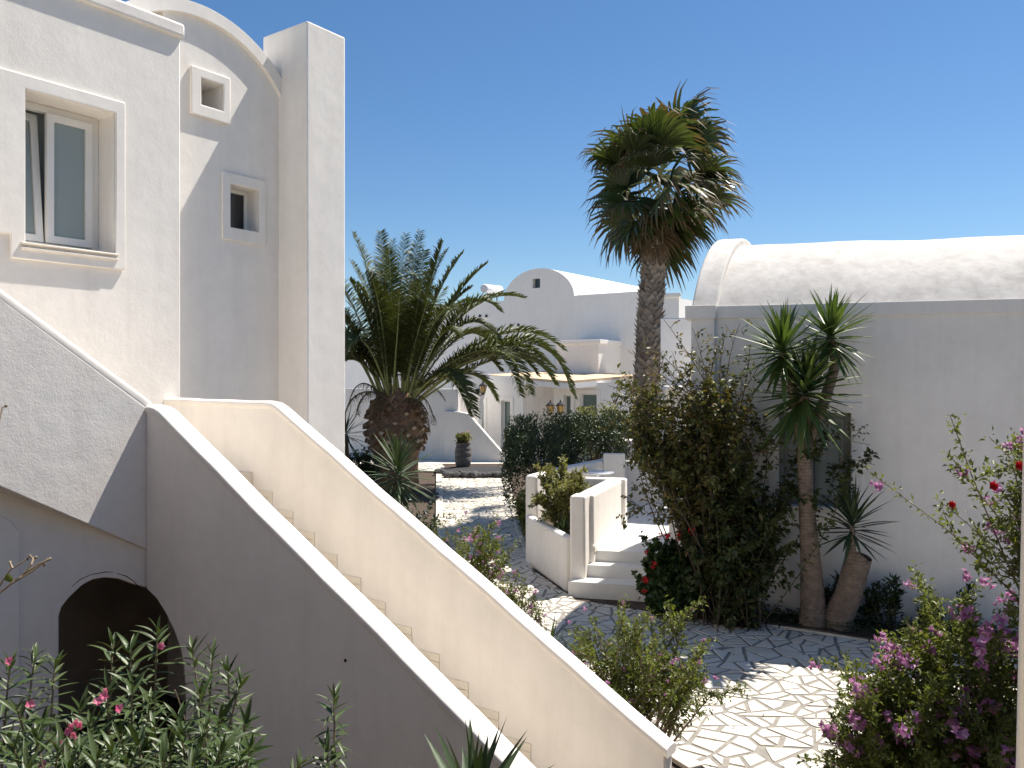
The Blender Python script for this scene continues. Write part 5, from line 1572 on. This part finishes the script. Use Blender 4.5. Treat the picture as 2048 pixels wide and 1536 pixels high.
def frond(root, p0, p1, p2, leaf_len, nl, seed, mats=('rachis', 'frond'), vee=0.55, name='frond', droopy=0.12, width=0.032, r0=0.035):
    rr = np.random.default_rng(seed)
    mb = MB()
    pts = bez(p0, p1, p2, 16)
    mb.tube(pts, [r0 * (1 - 0.85 * i / 15) for i in range(16)], 5, 0)
    nb = len(mb.v)
    P = np.array([tuple(p) for p in pts])
    up0 = np.array([0, 0, 1.0])
    V, Fc = [], []
    cnt = 0
    for sgn in (-1, 1):
        for k in range(nl):
            t = 0.14 + 0.86 * (k + rr.random() * 0.5) / nl
            x = t * 15; i0 = min(int(x), 14); fx = x - i0
            p = P[i0] * (1 - fx) + P[i0 + 1] * fx
            tg = P[i0 + 1] - P[i0]; tg = tg / np.linalg.norm(tg)
            side = np.cross(tg, up0)
            ns = np.linalg.norm(side)
            if ns < 0.25:
                side = np.cross(tg, np.array([0.3, -1, 0.1])); ns = np.linalg.norm(side)
            side = side / ns
            un = np.cross(side, tg)
            lf = leaf_len * (math.sin(min(1.0, (t - 0.08) / 0.35) * math.pi / 2) if t < 0.45 else 1.0 - 0.72 * ((t - 0.45) / 0.55) ** 1.5) * rr.uniform(0.85, 1.1)
            fwd = 0.30 + 0.55 * t
            d = side * sgn * math.cos(vee) + un * math.sin(vee) * rr.uniform(0.2, 1.7) + tg * fwd * rr.uniform(0.6, 1.3)
            d = d / np.linalg.norm(d)
            wv = np.cross(d, un); wv = wv / (np.linalg.norm(wv) + 1e-9) * width * 0.5
            wv = wv * 0.7 + un * width * 0.35 * sgn
            a = p; m1 = p + d * lf * 0.45; e = p + d * lf + np.array([0, 0, -droopy * lf])
            V += [a - wv * 0.5, a + wv * 0.5, m1 + wv, e, m1 - wv]
            b = nb + cnt * 5
            Fc += [(b, b + 1, b + 2, b + 4), (b + 4, b + 2, b + 3)]
            cnt += 1
    mb.v += [tuple(q) for q in V]; mb.f += Fc; mb.m += [1] * len(Fc)
    return mb.build(name, [M[mats[0]], M[mats[1]]], root, recalc=False)
fr_list = [  # tip px,py, tip depth offset, control px,py, ctrl depth
    (706, 466, 0.5, 770, 600, 0), (762, 462, -0.6, 772, 600, -0.3), (812, 468, 0.8, 790, 600, 0.3), (830, 488, 1.6, 812, 620, 0.6), (886, 482, -0.3, 850, 590, 0),
    (926, 505, 0.8, 850, 600, 0.4), (975, 526, 0.4, 880, 600, 0.2), (1048, 596, 1.5, 930, 560, 0.8), (1000, 622, -0.6, 930, 540, -0.3), (1142, 784, -0.4, 1085, 560, -0.2),
    (1128, 700, 0.8, 1010, 590, 0.4), (1040, 792, -1.6, 1000, 610, -0.8), (950, 832, -2.0, 900, 680, -1.2), (1110, 770, 1.2, 1050, 640, 0.5), (1090, 720, -0.9, 1010, 640, -0.5),
    (700, 560, -0.8, 740, 620, -0.4), (640, 520, 0.8, 720, 590, 0.5), (600, 600, 0.2, 700, 570, 0), (620, 700, -1.4, 700, 600, -0.9), (690, 720, -2.4, 720, 610, -1.8),
    (650, 800, -1.0, 690, 640, -0.8), (745, 560, -1.9, 770, 640, -1.0), (800, 585, -2.2, 796, 650, -1.2), (870, 575, -1.7, 842, 640, -1.0), (560, 690, 1.0, 660, 560, 0.6),
    (745, 520, 2.5, 770, 600, 1.2), (860, 540, 2.6, 830, 600, 1.2), (720, 600, 2.8, 760, 620, 1.5), (940, 600, 2.8, 880, 600, 1.6), (1010, 700, 2.4, 930, 600, 1.4), (1000, 740, 0.6, 950, 660, 0.4),
    (660, 640, 2.4, 720, 600, 1.4), (778, 500, -1.2, 784, 620, -0.7), (845, 560, -1.8, 832, 620, -1.0), (730, 545, -1.6, 758, 620, -1.0), (905, 620, -1.9, 870, 590, -1.1), (1075, 750, 0.2, 1010, 640, 0), (850, 500, 0.2, 828, 600, 0.1), (785, 480, 1.6, 782, 600, 0.8),
]
for i, (tx, ty, td, cx_, cy_, cd) in enumerate(fr_list):
    a = crown + Vector((0.45 * max(-1, min(1, (tx - 795) / 200)) + rng.uniform(-0.12, 0.12), rng.uniform(-0.35, 0.2) + 0.2 * td, rng.uniform(-0.35, 0.2)))
    tip, ctl = at(tx, ty, PY + td), at(cx_, cy_, PY + cd)
    frond(dp, a, ctl, tip, 0.76, 96, 200 + i, droopy=0.14, width=0.046, vee=0.42)
    if i % 3 != 1:
        q1, q2 = rng.uniform(-22, 22), rng.uniform(-10, 34)
        frond(dp, a + Vector((rng.uniform(-0.2, 0.2), 0.1, 0)), at(cx_ + q1, cy_ + q2, PY + cd + rng.uniform(-0.5, 0.5)), at(tx + 1.6 * q1, ty + 1.8 * q2, PY + td + rng.uniform(-0.7, 0.7)), 0.70, 90, 260 + i, droopy=0.2, width=0.046, vee=0.4)
for i, (tx, ty, td, cx_, cy_, cd) in enumerate(((856, 870, -1.2, 850, 770, -0.9), (868, 850, -0.4, 860, 760, -0.3), (700, 800, -0.8, 720, 730, -0.6), (745, 850, -1.2, 750, 770, -1.1), (690, 830, 0.6, 715, 750, 0.3), (715, 830, -1.2, 725, 750, -1.0), (890, 800, 0.6, 860, 740, 0.4))):
    a = crown + Vector((rng.uniform(-0.3, 0.3), -0.3, -0.15))
    frond(dp, a, at(cx_, cy_, PY + cd), at(tx, ty, PY + td), 0.35, 34, 300 + i, ('dead', 'dead'), vee=-0.2, name='dead_frond', droopy=0.5)

# ---- fan palm ------------------------------------------------------------
WY = 20.5
wb = Vector((at(1293, 757, WY).x, WY, 0))
wt = at(1312, 470, WY)
wp = thing('fan_palm', 'tall fan palm with shaggy wind blown crown against the sky', 'palm', wb)
def wpos(t): return wb.lerp(wt, t) + Vector((-0.10 * math.sin(t * math.pi), 0, 0))
MB().tube([wpos(t) - (Z3 * 0.03 if t == 0 else Z3 * 0) for t in np.linspace(0, 1, 14)], list(np.linspace(0.31, 0.265, 13)) + [0.17], 16).build('trunk', M['wash_bark'], wp, smooth=60)
def scale_mesh(seed):
    rr = random.Random(seed)
    vs = [(-0.5, 0, -0.55), (0.5, 0, -0.55), (0.32, -0.30, 0.35), (-0.32, -0.28, 0.35), (rr.uniform(-0.15, 0.15), -0.52, 0.62), (-0.42, -0.1, 0.1), (0.42, -0.1, 0.1)]
    fs = [(0, 1, 6, 5), (5, 6, 2, 3), (3, 2, 4)]
    me = bpy.data.meshes.new('bark_scale'); me.from_pydata(vs, [], fs); me.materials.append(M['wash_scale']); me.update()
    return me
SM = [scale_mesh(s) for s in range(4)]
cnt = 0
rows = 44
for r_i in range(rows):
    t = 0.30 + 0.70 * r_i / rows
    c = wpos(t); rad = 0.312 - 0.043 * t
    nper = 13
    for k in range(nper):
        th = 2 * math.pi * (k + 0.5 * (r_i % 2)) / nper + rng.uniform(-0.08, 0.08)
        if math.sin(th) > 0.15 or cnt >= 298: continue
        s_ = 0.19 * rng.uniform(0.75, 1.35)
        Mx = Matrix.Translation((c.x + math.cos(th) * rad * 0.97, c.y + math.sin(th) * rad * 0.97, c.z)) @ Matrix.Rotation(th + math.pi / 2, 4, 'Z') @ Matrix.Rotation(rng.uniform(-0.25, 0.15), 4, 'Y') @ Matrix.Scale(s_, 4)
        inst('bark_scale', SM[rng.randrange(4)], wp, Mx); cnt += 1
def fan_leaf(root, c, d, pet, rad, seed, dead=False, wind=Vector((0.50, 0, -0.05)), name='fan_leaf'):
    rr = random.Random(seed)
    d = Vector(d).normalized()
    mb = MB()
    hub = c + d * pet + Vector((0, 0, -0.10 * pet))
    mb.tube([c, c + d * pet * 0.5 + Z3 * 0.04 * pet, hub], [0.028, 0.02, 0.014], 5, 0)
    side = d.cross(Z3)
    if side.length < 0.2: side = Vector((1, 0, 0))
    side.normalize()
    up = side.cross(d).normalized()
    rq = Matrix.Rotation(rr.gauss(0, 0.6), 3, d)
    side = rq @ side; up = rq @ up
    ns = 30
    span = R(rr.uniform(95, 115))
    for k in range(ns):
        th = -span + 2 * span * k / (ns - 1)
        sd = (d * math.cos(th) + side * math.sin(th) + up * (0.18 + 0.10 * abs(math.sin(th)))).normalized()
        L = rad * (0.82 + 0.25 * math.cos(th * 0.7)) * rr.uniform(0.9, 1.08)
        nn = up
        wv = sd.cross(nn).normalized()
        prev = None
        nseg = 5
        p = hub.copy(); dirv = sd.copy()
        base_i = len(mb.v)
        vs, fs, ms = [], [], []
        for j in range(nseg + 1):
            t = j / nseg
            wd = rad * 0.040 * (0.35 + 1.3 * t if t < 0.5 else (1.0 - (t - 0.5) * 1.85))
            wd = max(wd, 0.003)
            vs += [p - wv * wd + nn * wd * 0.3 * (1 if k % 2 else -1), p + wv * wd - nn * wd * 0.3 * (1 if k % 2 else -1)]
            if t >= 0.35:
                dirv = (dirv + wind * rr.uniform(0.15, 0.5) + Vector((0, 0, -1.15 * (t - 0.2) * rr.uniform(0.5, 1.6)))).normalized()
            p = p + dirv * (L / nseg)
        for j in range(nseg):
            fs.append((2 * j, 2 * j + 1, 2 * j + 3, 2 * j + 2))
        tip_dry = rr.random() < 0.55
        for j, f in enumerate(fs):
            mi = 1
            if dead: mi = 2
            elif tip_dry and j >= 3: mi = 2
            elif j >= 4: mi = 2
            mb.add([], [], mi)
            mb.f.append(tuple(i + base_i for i in f)); mb.m.append(mi)
        mb.v += [tuple(q) for q in vs]
    return mb.build(name, [M['rachis'], M['dead'] if dead else M['fan'], M['dead'] if dead else M['fan_tip']], root, recalc=False)
cc = at(1326, 358, WY)
prng = random.Random(5)
for k in range(38):
    f = (k + 0.5) / 38
    sz = 0.88 - 1.74 * f
    el = math.asin(max(-1, min(1, sz))) + prng.uniform(-0.35, 0.35)
    az = k * 2.39996 + prng.uniform(-0.9, 0.9)
    d = Vector((math.cos(az) * math.cos(el), math.sin(az) * math.cos(el), math.sin(el)))
    c = cc + Vector((prng.uniform(-0.12, 0.12), prng.uniform(-0.12, 0.12), 0.35 - 0.75 * f))
    fan_leaf(wp, c, d, prng.uniform(0.70, 1.30), prng.uniform(1.12, 1.5), 400 + k, False)
for k in range(10):
    az = k * 2.39996 + 0.5
    el = -0.75 - prng.uniform(0, 0.5)
    d = Vector((math.cos(az) * math.cos(el), math.sin(az) * math.cos(el), math.sin(el)))
    fan_leaf(wp, cc + Vector((0.03, 0, -0.45 - 0.03 * k)), d, prng.uniform(0.35, 0.8), prng.uniform(0.68, 0.95), 500 + k, True, name='dead_fan_leaf')

# fallen leaves on the paving
fp, fd, fn, fl_, fw_ = [], [], [], [], []
for k in range(260):
    cx, cy, sp = prng.choice(((1.5, 8.6, 0.9), (3.0, 10.9, 0.9), (2.3, 11.4, 0.6), (2.6, 6.6, 1.0), (-0.3, 12.5, 0.6), (0.5, 10.5, 0.6)))
    x, y = cx + prng.gauss(0, sp), cy + prng.gauss(0, sp * 0.6)
    fp.append((x, y, 0.022)); fd.append((prng.gauss(0, 1), prng.gauss(0, 1), prng.uniform(-0.02, 0.12)))
    fn.append((prng.gauss(0, 0.2), prng.gauss(0, 0.2), 1)); fl_.append(prng.uniform(0.025, 0.06)); fw_.append(prng.uniform(0.012, 0.03))
lit = leaves_obj('fallen_leaves', fp, fd, fn, fl_, fw_, M['dead'], None, fine=True)
tag(lit, 'dry fallen leaves scattered over the paving', None, None, 'stuff')
